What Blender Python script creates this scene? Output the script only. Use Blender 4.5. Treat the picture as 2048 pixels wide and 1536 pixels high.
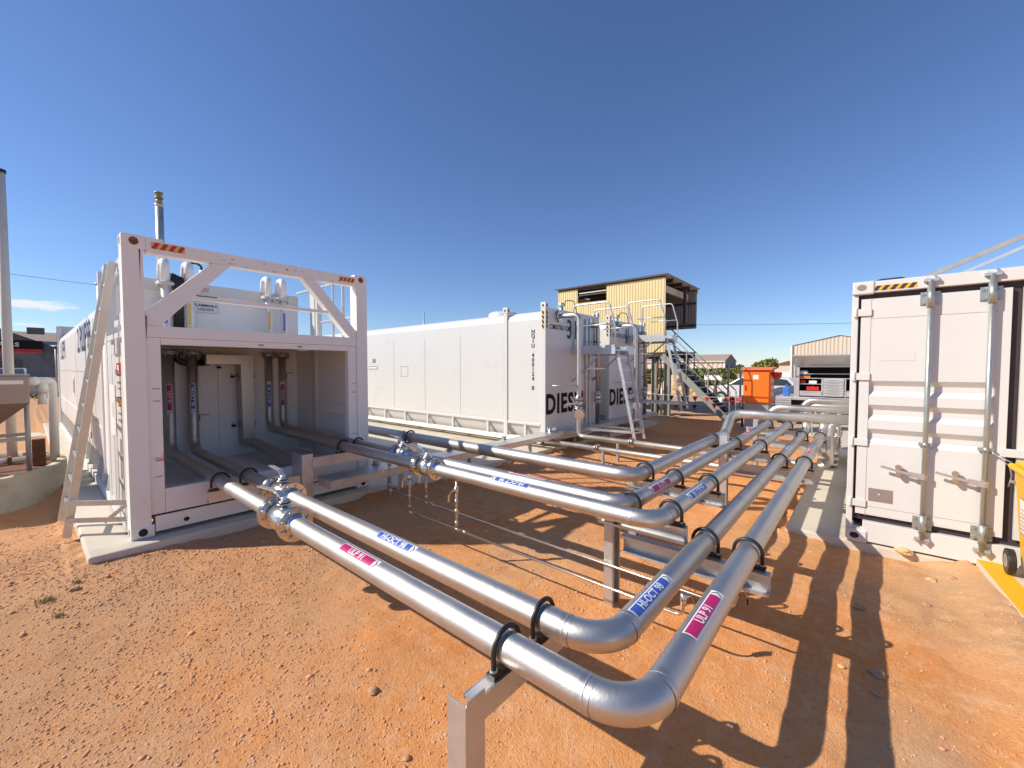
import bpy, bmesh, math, random
import numpy as np
from mathutils import Vector, Matrix
random.seed(7); RNG = np.random.default_rng(11)
for o in list(bpy.data.objects): bpy.data.objects.remove(o, do_unlink=True)
SC = bpy.context.scene; COL = SC.collection
R = math.radians
V = Vector

# ------------------------------------------------------------------ camera, sky, sun, exposure
FPX = 827.5; CAMH = 1.80
yaw = R(40.37); pitch = math.atan(31 / FPX)
fwd = V((math.cos(yaw) * math.cos(pitch), math.sin(yaw) * math.cos(pitch), -math.sin(pitch)))
rgt = V((math.sin(yaw), -math.cos(yaw), 0)); upv = rgt.cross(fwd)
cd = bpy.data.cameras.new('camera'); cam = bpy.data.objects.new('camera', cd); COL.objects.link(cam)
cam.matrix_world = Matrix((( rgt.x, upv.x, -fwd.x, 0), (rgt.y, upv.y, -fwd.y, 0), (rgt.z, upv.z, -fwd.z, CAMH), (0, 0, 0, 1)))
cd.sensor_fit = 'HORIZONTAL'; cd.sensor_width = 36; cd.lens = 36 * FPX / 2048
cd.clip_start = 0.05; cd.clip_end = 5000
SC.camera = cam

SUNV = V((-0.98, 0.92, 1.0)).normalized()        # towards the sun
elev = math.asin(SUNV.z)
w = bpy.data.worlds.new('World'); SC.world = w; w.use_nodes = True
nt = w.node_tree; nt.nodes.clear()
out = nt.nodes.new('ShaderNodeOutputWorld'); bg = nt.nodes.new('ShaderNodeBackground'); bg.inputs[1].default_value = 0.085
sky = nt.nodes.new('ShaderNodeTexSky'); sky.sky_type = 'NISHITA'; sky.sun_disc = False
sky.sun_elevation = elev; sky.sun_rotation = math.atan2(SUNV.x, SUNV.y)
sky.altitude = 100; sky.air_density = 1.0; sky.dust_density = 0.0; sky.ozone_density = 3.4
# a few low fair-weather clouds near the horizon on the left
tc = nt.nodes.new('ShaderNodeTexCoord'); sep = nt.nodes.new('ShaderNodeSeparateXYZ')
nt.links.new(tc.outputs['Generated'], sep.inputs[0])
mp = nt.nodes.new('ShaderNodeMapping'); mp.inputs['Scale'].default_value = (22, 22, 80); mp.inputs['Location'].default_value = (0.4, 0.2, 0.55)
nt.links.new(tc.outputs['Generated'], mp.inputs[0])
nz = nt.nodes.new('ShaderNodeTexNoise'); nz.inputs['Scale'].default_value = 1.15; nz.inputs['Detail'].default_value = 9; nz.inputs['Roughness'].default_value = 0.56
nt.links.new(mp.outputs[0], nz.inputs[0])
def wm(op, a, b=None, c=None, clamp=False):
    n = nt.nodes.new('ShaderNodeMath'); n.operation = op; n.use_clamp = clamp
    for i, v in enumerate((a, b, c)):
        if v is None: continue
        if isinstance(v, (int, float)): n.inputs[i].default_value = v
        else: nt.links.new(v, n.inputs[i])
    return n.outputs[0]
def smooth(v, a, b):
    n = nt.nodes.new('ShaderNodeMapRange'); n.interpolation_type = 'SMOOTHSTEP'
    nt.links.new(v, n.inputs[0]); n.inputs[1].default_value = a; n.inputs[2].default_value = b
    return n.outputs[0]
z = sep.outputs['Z']
yy_ = wm('MAXIMUM', sep.outputs['Y'], 0.05)
cu_ = wm('DIVIDE', sep.outputs['X'], yy_); cv_ = wm('DIVIDE', z, yy_)
tot = None
for (u0, v0, au, av) in ((0.018, 0.1005, 0.040, 0.0085), (-0.045, 0.083, 0.036, 0.009), (-0.030, 0.069, 0.045, 0.004), (0.105, 0.0965, 0.020, 0.012), (-0.10, 0.10, 0.03, 0.008)):
    du = wm('DIVIDE', wm('SUBTRACT', cu_, u0), au); dv = wm('DIVIDE', wm('SUBTRACT', cv_, v0), av)
    e_ = wm('SUBTRACT', 1.0, wm('ADD', wm('MULTIPLY', du, du), wm('MULTIPLY', dv, dv)))
    tot = e_ if tot is None else wm('MAXIMUM', tot, e_)
n1_ = wm('MULTIPLY', wm('SUBTRACT', nz.outputs['Fac'], 0.5), 4.2)
cm = wm('MULTIPLY', wm('MULTIPLY', smooth(wm('ADD', tot, n1_), 0.0, 1.0), 0.93), smooth(sep.outputs['Y'], 0.3, 0.6))
mx = nt.nodes.new('ShaderNodeMix'); mx.data_type = 'RGBA'
gam = nt.nodes.new('ShaderNodeGamma'); gam.inputs[1].default_value = 1.02; nt.links.new(sky.outputs[0], gam.inputs[0])
tint = nt.nodes.new('ShaderNodeMix'); tint.data_type = 'RGBA'; tint.blend_type = 'MULTIPLY'; tint.inputs['Factor'].default_value = 1
nt.links.new(gam.outputs[0], tint.inputs['A']); tint.inputs['B'].default_value = (0.90, 0.98, 1.19, 1)
nt.links.new(cm, mx.inputs['Factor']); nt.links.new(tint.outputs['Result'], mx.inputs['A']); mx.inputs['B'].default_value = (8.3, 8.4, 8.7, 1)
nt.links.new(mx.outputs['Result'], bg.inputs[0]); nt.links.new(bg.outputs[0], out.inputs[0])

sl = bpy.data.lights.new('sun', 'SUN'); sl.energy = 4.2; sl.angle = R(0.53); sl.color = (1.0, 0.915, 0.79)
so = bpy.data.objects.new('sun', sl); COL.objects.link(so)
so.rotation_euler = (-SUNV).to_track_quat('-Z', 'Y').to_euler(); so.location = (0, 0, 30)
SC.view_settings.view_transform = 'Standard'; SC.view_settings.look = 'None'
SC.view_settings.exposure = 0.37; SC.view_settings.gamma = 1
SC.cycles.max_bounces = 7; SC.cycles.glossy_bounces = 4

# ------------------------------------------------------------------ materials
def mat(name, col, rough=0.5, metal=0.0, var=0.12, vs=3.0, dirt=None, ds=2.0, dth=(0.55, 0.75), bump=0.0, bs=60.0, rv=0.1, spec=0.5, stretch=None, coat=0.0, detail=6):
    m = bpy.data.materials.new(name); m.use_nodes = True
    n = m.node_tree.nodes; l = m.node_tree.links; b = n['Principled BSDF']
    tcn = n.new('ShaderNodeTexCoord'); src = tcn.outputs['Object']
    if stretch:
        mpn = n.new('ShaderNodeMapping'); mpn.inputs['Scale'].default_value = stretch; l.new(src, mpn.inputs[0]); src = mpn.outputs[0]
    def noise(s, d=detail, r=0.6):
        q = n.new('ShaderNodeTexNoise'); q.inputs['Scale'].default_value = s; q.inputs['Detail'].default_value = d; q.inputs['Roughness'].default_value = r
        l.new(src, q.inputs[0]); return q.outputs['Fac']
    nf = noise(vs)
    def mixc(f, A, B):
        q = n.new('ShaderNodeMix'); q.data_type = 'RGBA'
        l.new(f, q.inputs['Factor'])
        for k, vv in (('A', A), ('B', B)):
            if isinstance(vv, tuple): q.inputs[k].default_value = (*vv, 1)
            else: l.new(vv, q.inputs[k])
        return q.outputs['Result']
    lo = tuple(c * (1 - var) for c in col); hi = tuple(min(1, c * (1 + var)) for c in col)
    c = mixc(nf, lo, hi)
    if dirt:
        mr = n.new('ShaderNodeMapRange'); l.new(noise(ds, 8, 0.7), mr.inputs[0])
        mr.inputs[1].default_value = dth[0]; mr.inputs[2].default_value = dth[1]
        c = mixc(mr.outputs[0], c, dirt)
    l.new(c, b.inputs['Base Color'])
    b.inputs['Metallic'].default_value = metal
    b.inputs['Specular IOR Level'].default_value = spec
    if coat: b.inputs['Coat Weight'].default_value = coat
    mr = n.new('ShaderNodeMapRange'); l.new(nf, mr.inputs[0]); mr.inputs[3].default_value = max(0.02, rough - rv); mr.inputs[4].default_value = min(1, rough + rv)
    l.new(mr.outputs[0], b.inputs['Roughness'])
    if bump:
        bp = n.new('ShaderNodeBump'); bp.inputs['Strength'].default_value = bump; bp.inputs['Distance'].default_value = 0.01
        l.new(noise(bs, 4), bp.inputs['Height']); l.new(bp.outputs[0], b.inputs['Normal'])
    return m
M = {}
M['white'] = mat('white_paint', (0.68, 0.67, 0.64), 0.38, var=0.03, vs=1.2, dirt=(0.52, 0.46, 0.39), ds=1.3, dth=(0.60, 0.95), bump=0.35, bs=2.2)
M['cream'] = mat('aged_white_shade_lifted', (0.86, 0.83, 0.77), 0.42, var=0.04, vs=2.0, dirt=(0.42, 0.19, 0.09), ds=5.0, dth=(0.66, 0.86), bump=0.05, bs=30)  # same white paint with rust flecks, base lightened to brighten the shaded end frame
M['inner'] = mat('bay_lining_paint', (0.86, 0.84, 0.80), 0.45, var=0.05, vs=1.5, dirt=(0.45, 0.40, 0.36), ds=2.2, dth=(0.6, 0.9))
M['steel'] = mat('stainless_pipe', (0.60, 0.575, 0.54), 0.49, 1.0, var=0.10, vs=2.4, dirt=(0.40, 0.36, 0.32), ds=7, dth=(0.58, 0.86), rv=0.13, bump=0.10, bs=70, detail=9)
M['steeldull'] = mat('handled_stainless', (0.46, 0.43, 0.40), 0.36, 1.0, var=0.16, vs=4, dirt=(0.25, 0.21, 0.18), ds=5, dth=(0.55, 0.85), rv=0.1)
M['polish'] = mat('polished_stainless', (0.70, 0.68, 0.64), 0.25, 1.0, var=0.05, vs=9, rv=0.05)
M['galv'] = mat('galvanised_steel', (0.60, 0.61, 0.61), 0.42, 0.75, var=0.14, vs=16, dirt=(0.42, 0.42, 0.41), ds=3, dth=(0.5, 0.8), rv=0.1, bump=0.03, bs=120)
M['galvdark'] = mat('weathered_galvanised_steel', (0.44, 0.43, 0.40), 0.55, 0.6, var=0.2, vs=9, dirt=(0.34, 0.20, 0.10), ds=4, dth=(0.66, 0.82))
M['ladder'] = mat('worn_aluminium', (0.56, 0.56, 0.54), 0.40, 0.8, var=0.15, vs=7, dirt=(0.42, 0.32, 0.22), ds=3, dth=(0.62, 0.85))
M['zinc'] = mat('zinc_plated_steel', (0.43, 0.455, 0.43), 0.38, 0.7, var=0.12, vs=20)
M['rubber'] = mat('black_rubber', (0.018, 0.017, 0.018), 0.42, var=0.2, vs=20)
M['dark'] = mat('dark_gap', (0.02, 0.016, 0.016), 0.7, var=0.2)
M['gasket'] = mat('door_gasket_rubber', (0.045, 0.030, 0.034), 0.6, var=0.2, vs=6)
M['rust'] = mat('rusty_steel', (0.16, 0.065, 0.032), 0.85, var=0.35, vs=6, dirt=(0.32, 0.13, 0.05), ds=5, dth=(0.45, 0.7), bump=0.2, bs=40)
M['conc'] = mat('concrete', (0.62, 0.56, 0.46), 0.85, var=0.10, vs=2.2, dirt=(0.47, 0.31, 0.19), ds=1.6, dth=(0.52, 0.85), bump=0.25, bs=45, spec=0.3)
M['concring'] = mat('stained_concrete', (0.56, 0.50, 0.36), 0.9, var=0.12, vs=3, dirt=(0.30, 0.22, 0.13), ds=2.2, dth=(0.5, 0.8), bump=0.25, bs=30, spec=0.3)
M['yelcorr'] = mat('yellow_sheeting', (0.72, 0.58, 0.29), 0.5, var=0.05, vs=1.5, dirt=(0.50, 0.38, 0.17), ds=3, dth=(0.6, 0.9))
M['greycorr'] = mat('grey_sheeting', (0.30, 0.30, 0.29), 0.5, 0.2, var=0.12, vs=1.5)
M['brownsteel'] = mat('brown_primed_steel', (0.055, 0.035, 0.030), 0.6, var=0.2)
M['greensteel'] = mat('grey_green_painted_steel', (0.30, 0.31, 0.27), 0.5, var=0.1, vs=2, dirt=(0.22, 0.18, 0.14), ds=4)
M['orange'] = mat('orange_enamel', (0.95, 0.185, 0.012), 0.38, var=0.03)
M['red'] = mat('red_plastic', (0.62, 0.02, 0.015), 0.4, var=0.08)
M['yellow'] = mat('yellow_plastic', (0.86, 0.47, 0.012), 0.42, var=0.04)
M['yelpaint'] = mat('yellow_line_paint', (0.80, 0.42, 0.012), 0.65, var=0.05, vs=6, dirt=(0.55, 0.33, 0.10), ds=4, dth=(0.6, 0.9))
M['black'] = mat('black_vinyl', (0.018, 0.014, 0.013), 0.65, var=0.1, spec=0.15)
M['heat'] = mat('weld_heat_tint', (0.53, 0.51, 0.49), 0.46, 1.0, var=0.2, vs=14, dirt=(0.60, 0.575, 0.54), ds=9, dth=(0.42, 0.62))
M['navy'] = mat('navy_vinyl', (0.02, 0.03, 0.10), 0.5, var=0.1)
M['blue'] = mat('blue_vinyl', (0.045, 0.11, 0.48), 0.42, var=0.04)
M['magenta'] = mat('magenta_vinyl', (0.47, 0.012, 0.13), 0.42, var=0.04)
M['paper'] = mat('white_vinyl', (0.80, 0.80, 0.78), 0.45, var=0.02)
M['ochre'] = mat('ochre_vinyl', (0.72, 0.48, 0.14), 0.45, var=0.03)
M['redv'] = mat('red_vinyl', (0.55, 0.02, 0.02), 0.45, var=0.04)
M['pinkv'] = mat('faded_red_vinyl', (0.72, 0.20, 0.17), 0.5, var=0.06)
M['greyv'] = mat('grey_plate', (0.33, 0.28, 0.24), 0.4, 0.3, var=0.06)
M['purple'] = mat('violet_vinyl', (0.20, 0.17, 0.55), 0.45, var=0.03)
M['pvc'] = mat('white_pvc', (0.80, 0.79, 0.76), 0.35, var=0.03)
M['hopper'] = mat('brushed_steel_hopper', (0.36, 0.29, 0.25), 0.4, 0.7, var=0.08, vs=2)
M['shedcream'] = mat('cream_sheeting', (0.64, 0.54, 0.43), 0.6, var=0.04)
M['shedroof'] = mat('tan_roof_sheeting', (0.40, 0.31, 0.23), 0.6, var=0.06)
M['shedgrey'] = mat('grey_cladding', (0.11, 0.11, 0.12), 0.6, var=0.08)
M['alum'] = mat('aluminium', (0.74, 0.73, 0.71), 0.38, 0.7, var=0.08)
M['glass'] = mat('car_glass', (0.05, 0.07, 0.07), 0.08, 0.0, var=0.1, spec=0.8)
M['carwhite'] = mat('car_white_enamel', (0.72, 0.73, 0.74), 0.22, var=0.02, coat=0.6)
M['carsilver'] = mat('car_silver_enamel', (0.42, 0.43, 0.45), 0.28, 0.5, var=0.03, coat=0.6)
M['sand'] = mat('yellow_sandstone', (0.62, 0.42, 0.20), 0.9, var=0.22, vs=2.5, dirt=(0.40, 0.27, 0.14), ds=3, bump=0.4, bs=8)
M['stone'] = mat('field_stone', (0.47, 0.27, 0.15), 0.9, var=0.3, vs=12, bump=0.3, bs=30)
M['leaf'] = mat('leaf_green', (0.17, 0.20, 0.03), 0.6, var=0.5, vs=1.6)
M['hedge'] = mat('hedge_leaf', (0.19, 0.20, 0.05), 0.6, var=0.6, vs=0.7)
M['grass'] = mat('grass_green', (0.34, 0.32, 0.09), 0.7, var=0.3, vs=5)
M['bark'] = mat('bark', (0.10, 0.075, 0.05), 0.9, var=0.3)
M['blueplast'] = mat('blue_plastic', (0.06, 0.20, 0.62), 0.4, var=0.06)
M['tool'] = mat('mixed_tools', (0.25, 0.08, 0.07), 0.5, var=0.8, vs=14)
M['ventcap'] = mat('brassy_vent_cap', (0.30, 0.26, 0.13), 0.5, 0.4, var=0.5, vs=30)
M['skycol'] = mat('power_line', (0.05, 0.055, 0.07), 0.6)

# ------------------------------------------------------------------ mesh builder and object helpers
ORG = {}
def props(o, label=None, cat=None, group=None, kind=None):
    if label: o['label'] = label
    if cat: o['category'] = cat
    if group: o['group'] = group
    if kind: o['kind'] = kind
    return o
def thing(name, label, cat, loc=(0, 0, 0), group=None, kind=None):
    o = bpy.data.objects.new(name, None); COL.objects.link(o); o.location = loc; o.empty_display_size = 0.2
    ORG[o.name] = V(loc); return props(o, label, cat, group, kind)
SPLIT = {'side_post', 'corner_post', 'hinge', 'rod_bracket', 'handrail', 'nut', 'bolt', 'foot', 'clip', 'wall_fitting', 'data_plate', 'red_marks', 'hinge_remains', 'cam', 'post', 'leg',
         'stand', 'pipe_strap', 'guard_rail', 'bay_side', 'ladder_bracket', 'side_decals', 'switch_box', 'warning_notice', 'stem', 'shelf', 'hose', 'coupling', 'stand_rail', 'foot_bracket', 'wall_framing', 'side_window_x'}
class MB:
    def __init__(s): s.v = []; s.f = []; s.m = []; s.sm = []; s.mats = []; s.cur = 0
    def mat(s, k):
        if k not in s.mats: s.mats.append(k)
        s.cur = s.mats.index(k); return s
    def add(s, vs, fs, smooth=False):
        b = len(s.v); s.v += [tuple(p) for p in vs]
        for f in fs: s.f.append(tuple(i + b for i in f)); s.m.append(s.cur); s.sm.append(smooth)
        return s
    def box(s, x0, x1, y0, y1, z0, z1):
        if x0 > x1: x0, x1 = x1, x0
        if y0 > y1: y0, y1 = y1, y0
        if z0 > z1: z0, z1 = z1, z0
        return s.add([(x0,y0,z0),(x1,y0,z0),(x1,y1,z0),(x0,y1,z0),(x0,y0,z1),(x1,y0,z1),(x1,y1,z1),(x0,y1,z1)],
                     [(0,3,2,1),(4,5,6,7),(0,1,5,4),(1,2,6,5),(2,3,7,6),(3,0,4,7)])
    def prism(s, poly, axis, a, b):
        """poly = 2D outline; axis X: (y,z), Y: (x,z), Z: (x,y)"""
        def P(p, t): return {'X': (t, p[0], p[1]), 'Y': (p[0], t, p[1]), 'Z': (p[0], p[1], t)}[axis]
        n = len(poly); vs = [P(p, a) for p in poly] + [P(p, b) for p in poly]
        fs = [tuple(range(n)), tuple(range(2 * n - 1, n - 1, -1))] + [(i, i + n, (i + 1) % n + n, (i + 1) % n) for i in range(n)]
        return s.add(vs, fs)
    def bar(s, p, q, w, h, up=(0, 0, 1)):
        p, q = V(p), V(q); d = (q - p).normalized(); u = V(up)
        if abs(d.dot(u)) > 0.98: u = V((0, 1, 0))
        r = d.cross(u).normalized() * (w / 2); u = r.cross(d).normalized() * (h / 2)
        vs = [p - r - u, p + r - u, p + r + u, p - r + u, q - r - u, q + r - u, q + r + u, q - r + u]
        return s.add(vs, [(0,1,2,3),(7,6,5,4),(0,4,5,1),(1,5,6,2),(2,6,7,3),(3,7,4,0)])
    def tube(s, pts, r, n=12, caps=True, smooth=True):
        pts = [V(p) for p in pts]; k = len(pts); rr = r if isinstance(r, (list, tuple)) else [r] * k
        T = []
        for i in range(k):
            a = pts[i] - pts[i - 1] if i else pts[1] - pts[0]
            b = pts[i + 1] - pts[i] if i < k - 1 else pts[-1] - pts[-2]
            t = a.normalized() + b.normalized(); T.append((t if t.length > 1e-6 else b).normalized())
        u = T[0].orthogonal().normalized(); vs = []
        for i in range(k):
            u = (u - T[i] * u.dot(T[i])).normalized(); wv = T[i].cross(u)
            sc = 1.0
            if 0 < i < k - 1:
                c = (pts[i] - pts[i-1]).normalized().dot(T[i]); sc = 1.0 if c < .5 else 1.0
            vs += [pts[i] + (u * math.cos(2 * math.pi * j / n) + wv * math.sin(2 * math.pi * j / n)) * rr[i] * sc for j in range(n)]
        fs = [(i * n + j, i * n + (j + 1) % n, (i + 1) * n + (j + 1) % n, (i + 1) * n + j) for i in range(k - 1) for j in range(n)]
        s.add(vs, fs, smooth)
        if caps:
            b = len(s.v) - len(vs)
            s.f.append(tuple(b + j for j in range(n - 1, -1, -1))); s.m.append(s.cur); s.sm.append(False)
            s.f.append(tuple(b + (k - 1) * n + j for j in range(n))); s.m.append(s.cur); s.sm.append(False)
        return s
    def cyl(s, p, q, r, n=16): return s.tube([p, q], r, n)
    def disc(s, c, ax, r, t, n=24):
        c, ax = V(c), V(ax).normalized(); return s.tube([c - ax * t / 2, c + ax * t / 2], r, n)
    def lathe(s, prof, c=(0, 0, 0), n=24):
        """prof [(r,z)] about a vertical axis"""
        k = len(prof); vs = [(c[0] + r * math.cos(2*math.pi*j/n), c[1] + r * math.sin(2*math.pi*j/n), c[2] + z) for r, z in prof for j in range(n)]
        fs = [(i*n+j, i*n+(j+1)%n, (i+1)*n+(j+1)%n, (i+1)*n+j) for i in range(k-1) for j in range(n)]
        return s.add(vs, fs, True)
    def obj(s, mesh_from):  # append another MB
        off = len(s.v); s.v += mesh_from.v
        for f, m_, sm in zip(mesh_from.f, mesh_from.m, mesh_from.sm):
            s.f.append(tuple(i + off for i in f)); k = mesh_from.mats[m_]
            if k not in s.mats: s.mats.append(k)
            s.m.append(s.mats.index(k)); s.sm.append(sm)
        return s
    def build(s, name, mk=None, parent=None, bevel=0.0, label=None, solid=0.0):
        if name in SPLIT:
            first = None
            for piece in s.pieces(): o_ = piece.build1(name, mk, parent, bevel, label); first = first or o_
            return first
        return s.build1(name, mk, parent, bevel, label)
    def pieces(s):
        """separate lumps (touching ones stay together)"""
        if not s.mats: s.mats = []
        n_ = len(s.v); par = list(range(n_))
        def fd(a):
            while par[a] != a: par[a] = par[par[a]]; a = par[a]
            return a
        for f in s.f:
            for i_ in f[1:]: par[fd(i_)] = fd(f[0])
        comp = {}
        for i_ in range(n_): comp.setdefault(fd(i_), []).append(i_)
        cs = [[c, [min(s.v[i_][k] for i_ in c) - .006 for k in range(3)], [max(s.v[i_][k] for i_ in c) + .006 for k in range(3)]] for c in comp.values()]
        ch = True
        while ch:
            ch = False
            for i_ in range(len(cs)):
                for j_ in range(i_ + 1, len(cs)):
                    a_, b_ = cs[i_], cs[j_]
                    if all(a_[1][k] <= b_[2][k] and b_[1][k] <= a_[2][k] for k in range(3)):
                        cs[i_] = [a_[0] + b_[0], [min(a_[1][k], b_[1][k]) for k in range(3)], [max(a_[2][k], b_[2][k]) for k in range(3)]]; del cs[j_]; ch = True; break
                if ch: break
        outp = []
        for c, _, _ in cs:
            mp_ = {v: k for k, v in enumerate(c)}; q = MB(); q.mats = list(s.mats); q.v = [s.v[i_] for i_ in c]
            for f, m_, sm in zip(s.f, s.m, s.sm):
                if f[0] in mp_: q.f.append(tuple(mp_[i_] for i_ in f)); q.m.append(m_); q.sm.append(sm)
            outp.append(q)
        return outp
    def build1(s, name, mk=None, parent=None, bevel=0.0, label=None):
        if not s.mats: s.mats = [mk]
        me = bpy.data.meshes.new(name)
        root = parent
        while root is not None and root.parent is not None: root = root.parent
        org = ORG[root.name] if root is not None else V((0, 0, 0))
        me.from_pydata([(p[0]-org.x, p[1]-org.y, p[2]-org.z) for p in s.v], [], s.f)
        me.polygons.foreach_set('material_index', s.m); me.polygons.foreach_set('use_smooth', s.sm)
        for k in s.mats: me.materials.append(M[k])
        bm = bmesh.new(); bm.from_mesh(me); bmesh.ops.recalc_face_normals(bm, faces=bm.faces); bm.to_mesh(me); bm.free()
        me.update()
        o = bpy.data.objects.new(name, me); COL.objects.link(o)
        if parent is not None: o.parent = parent
        if label: o['label'] = label
        if bevel:
            b = o.modifiers.new('bevel', 'BEVEL'); b.width = bevel; b.segments = 2; b.limit_method = 'ANGLE'; b.angle_limit = R(40)
        return o
def top(mb, name, mk, label, cat, loc=(0, 0, 0), group=None, kind=None, bevel=0):
    """a thing that is one mesh, origin at loc"""
    mb.v = [(p[0]-loc[0], p[1]-loc[1], p[2]-loc[2]) for p in mb.v]
    o = mb.build(name, mk, None, bevel); o.location = loc
    return props(o, label, cat, group, kind)
def copy_tree(o, parent=None):
    c = o.copy(); COL.objects.link(c)
    if parent is not None: c.parent = parent
    for ch in list(o.children): copy_tree(ch, c)
    return c
def path(pts, rad, seg=10):
    """polyline with rounded corners"""
    pts = [V(p) for p in pts]; outp = [pts[0]]
    for i in range(1, len(pts) - 1):
        a, b, c = pts[i-1], pts[i], pts[i+1]; d1 = (a-b).normalized(); d2 = (c-b).normalized()
        ang = d1.angle(d2); t = rad / math.tan(ang / 2); cen = b + (d1 + d2).normalized() * (rad / math.sin(ang / 2))
        s0 = b + d1 * t - cen; s1 = b + d2 * t - cen; tot = s0.angle(s1)
        ax = s0.cross(s1).normalized()
        for k in range(seg + 1): outp.append(cen + Matrix.Rotation(tot * k / seg, 3, ax) @ s0)
    outp.append(pts[-1]); return outp
TXT = {}
def text_mesh(txt, size, bold=0.0, spacing=1.0, xs=1.0):
    """2D verts and faces of centred lettering, cap height = size"""
    key = (txt, round(size, 4), bold, spacing, xs)
    if key not in TXT:
        cu = bpy.data.curves.new('t', 'FONT'); cu.body = txt; cu.size = size / 0.69; cu.offset = bold * size; cu.space_character = spacing
        cu.align_x = 'CENTER'; cu.align_y = 'CENTER'; cu.resolution_u = 3; cu.fill_mode = 'FRONT'
        o = bpy.data.objects.new('t', cu); COL.objects.link(o)
        dg = bpy.context.evaluated_depsgraph_get(); me = bpy.data.meshes.new_from_object(o.evaluated_get(dg))
        bm = bmesh.new(); bm.from_mesh(me); bpy.data.objects.remove(o); bpy.data.curves.remove(cu); bpy.data.meshes.remove(me)
        if not bm.verts:
            bm.free(); TXT[key] = ([], []); return TXT[key]
        ys = [v.co.y for v in bm.verts]; cy = (min(ys) + max(ys)) / 2
        for v in bm.verts: v.co.y -= cy; v.co.x *= xs
        y0 = min(v.co.y for v in bm.verts); y1 = -y0
        for k in range(1, 5):
            bmesh.ops.bisect_plane(bm, geom=bm.verts[:] + bm.edges[:] + bm.faces[:], plane_co=(0, y0 + (y1-y0)*k/5, 0), plane_no=(0, 1, 0))
        bm.verts.index_update()
        TXT[key] = ([(v.co.x, v.co.y) for v in bm.verts], [tuple(v.index for v in f.verts) for f in bm.faces]); bm.free()
    return TXT[key]
def flat_text(mb, txt, c, dr, up, size, k, bold=0.0, spacing=1.0, xs=1.0, off=0.003):
    c, dr, up = V(c), V(dr).normalized(), V(up).normalized(); n = dr.cross(up)
    vs, fs = text_mesh(txt, size, bold, spacing, xs); mb.mat(k)
    mb.add([c + dr * x + up * y + n * off for x, y in vs], fs); return mb
def plate(mb, c, dr, up, w, h, k, off=0.002, t=0.0015):
    c, dr, up = V(c), V(dr).normalized(), V(up).normalized(); n = dr.cross(up); c = c + n * off
    a, b = dr * w / 2, up * h / 2; nn = n * t; mb.mat(k)
    vs = [c-a-b, c+a-b, c+a+b, c-a+b]; vs += [p - nn for p in vs]
    return mb.add(vs, [(0,1,2,3),(7,6,5,4),(0,4,5,1),(1,5,6,2),(2,6,7,3),(3,7,4,0)])
def pipe_label(parent, c, dr, n, r, txt, colour, L=0.40, H=0.062, size=0.036):
    """vinyl band bent round a pipe with its lettering and flow arrow"""
    c, dr, n = V(c), V(dr).normalized(), V(n).normalized(); n = (n - dr * n.dot(dr)).normalized(); up = n.cross(dr)
    mb = MB()
    def P(x, y, off):
        a = y / r; return c + dr * x + (n * math.cos(a) + up * math.sin(a)) * (r + off)
    def strip(x0, x1, y0, y1, off, k, notch=0.0, N=8):
        mb.mat(k); vs = []
        for i in range(N + 1):
            y = y0 + (y1 - y0) * i / N; sh = notch * (1 - abs(2 * i / N - 1))
            vs += [P(x0 + (sh if notch < 0 else 0), y, off), P(x1 + (sh if notch > 0 else 0), y, off)]
        mb.add(vs, [(2*i, 2*i+1, 2*i+3, 2*i+2) for i in range(N)], True)
    strip(-L/2, L/2, -H/2, H/2, 0.0012, 'paper')
    strip(-L/2 + 0.006, L/2 - 0.045, -H/2 + 0.007, H/2 - 0.007, 0.0022, colour)
    for s_ in (-1, 1):   # chevron
        mb.mat('black'); x0 = L/2 - 0.034
        q = [(x0, s_ * (H/2 - 0.008)), (x0 + 0.007, s_ * (H/2 - 0.008)), (x0 + 0.026, 0), (x0 + 0.017, 0)]
        mb.add([P(x, y, 0.0024) for x, y in q], [(0, 1, 2, 3)])
    vs, fs = text_mesh(txt, size, 0.035, 1.05, 1.0); mb.mat('paper')
    mb.add([P(x - 0.02, y, 0.0034) for x, y in vs], fs)
    return mb.build('pipe_label', None, parent)

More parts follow.
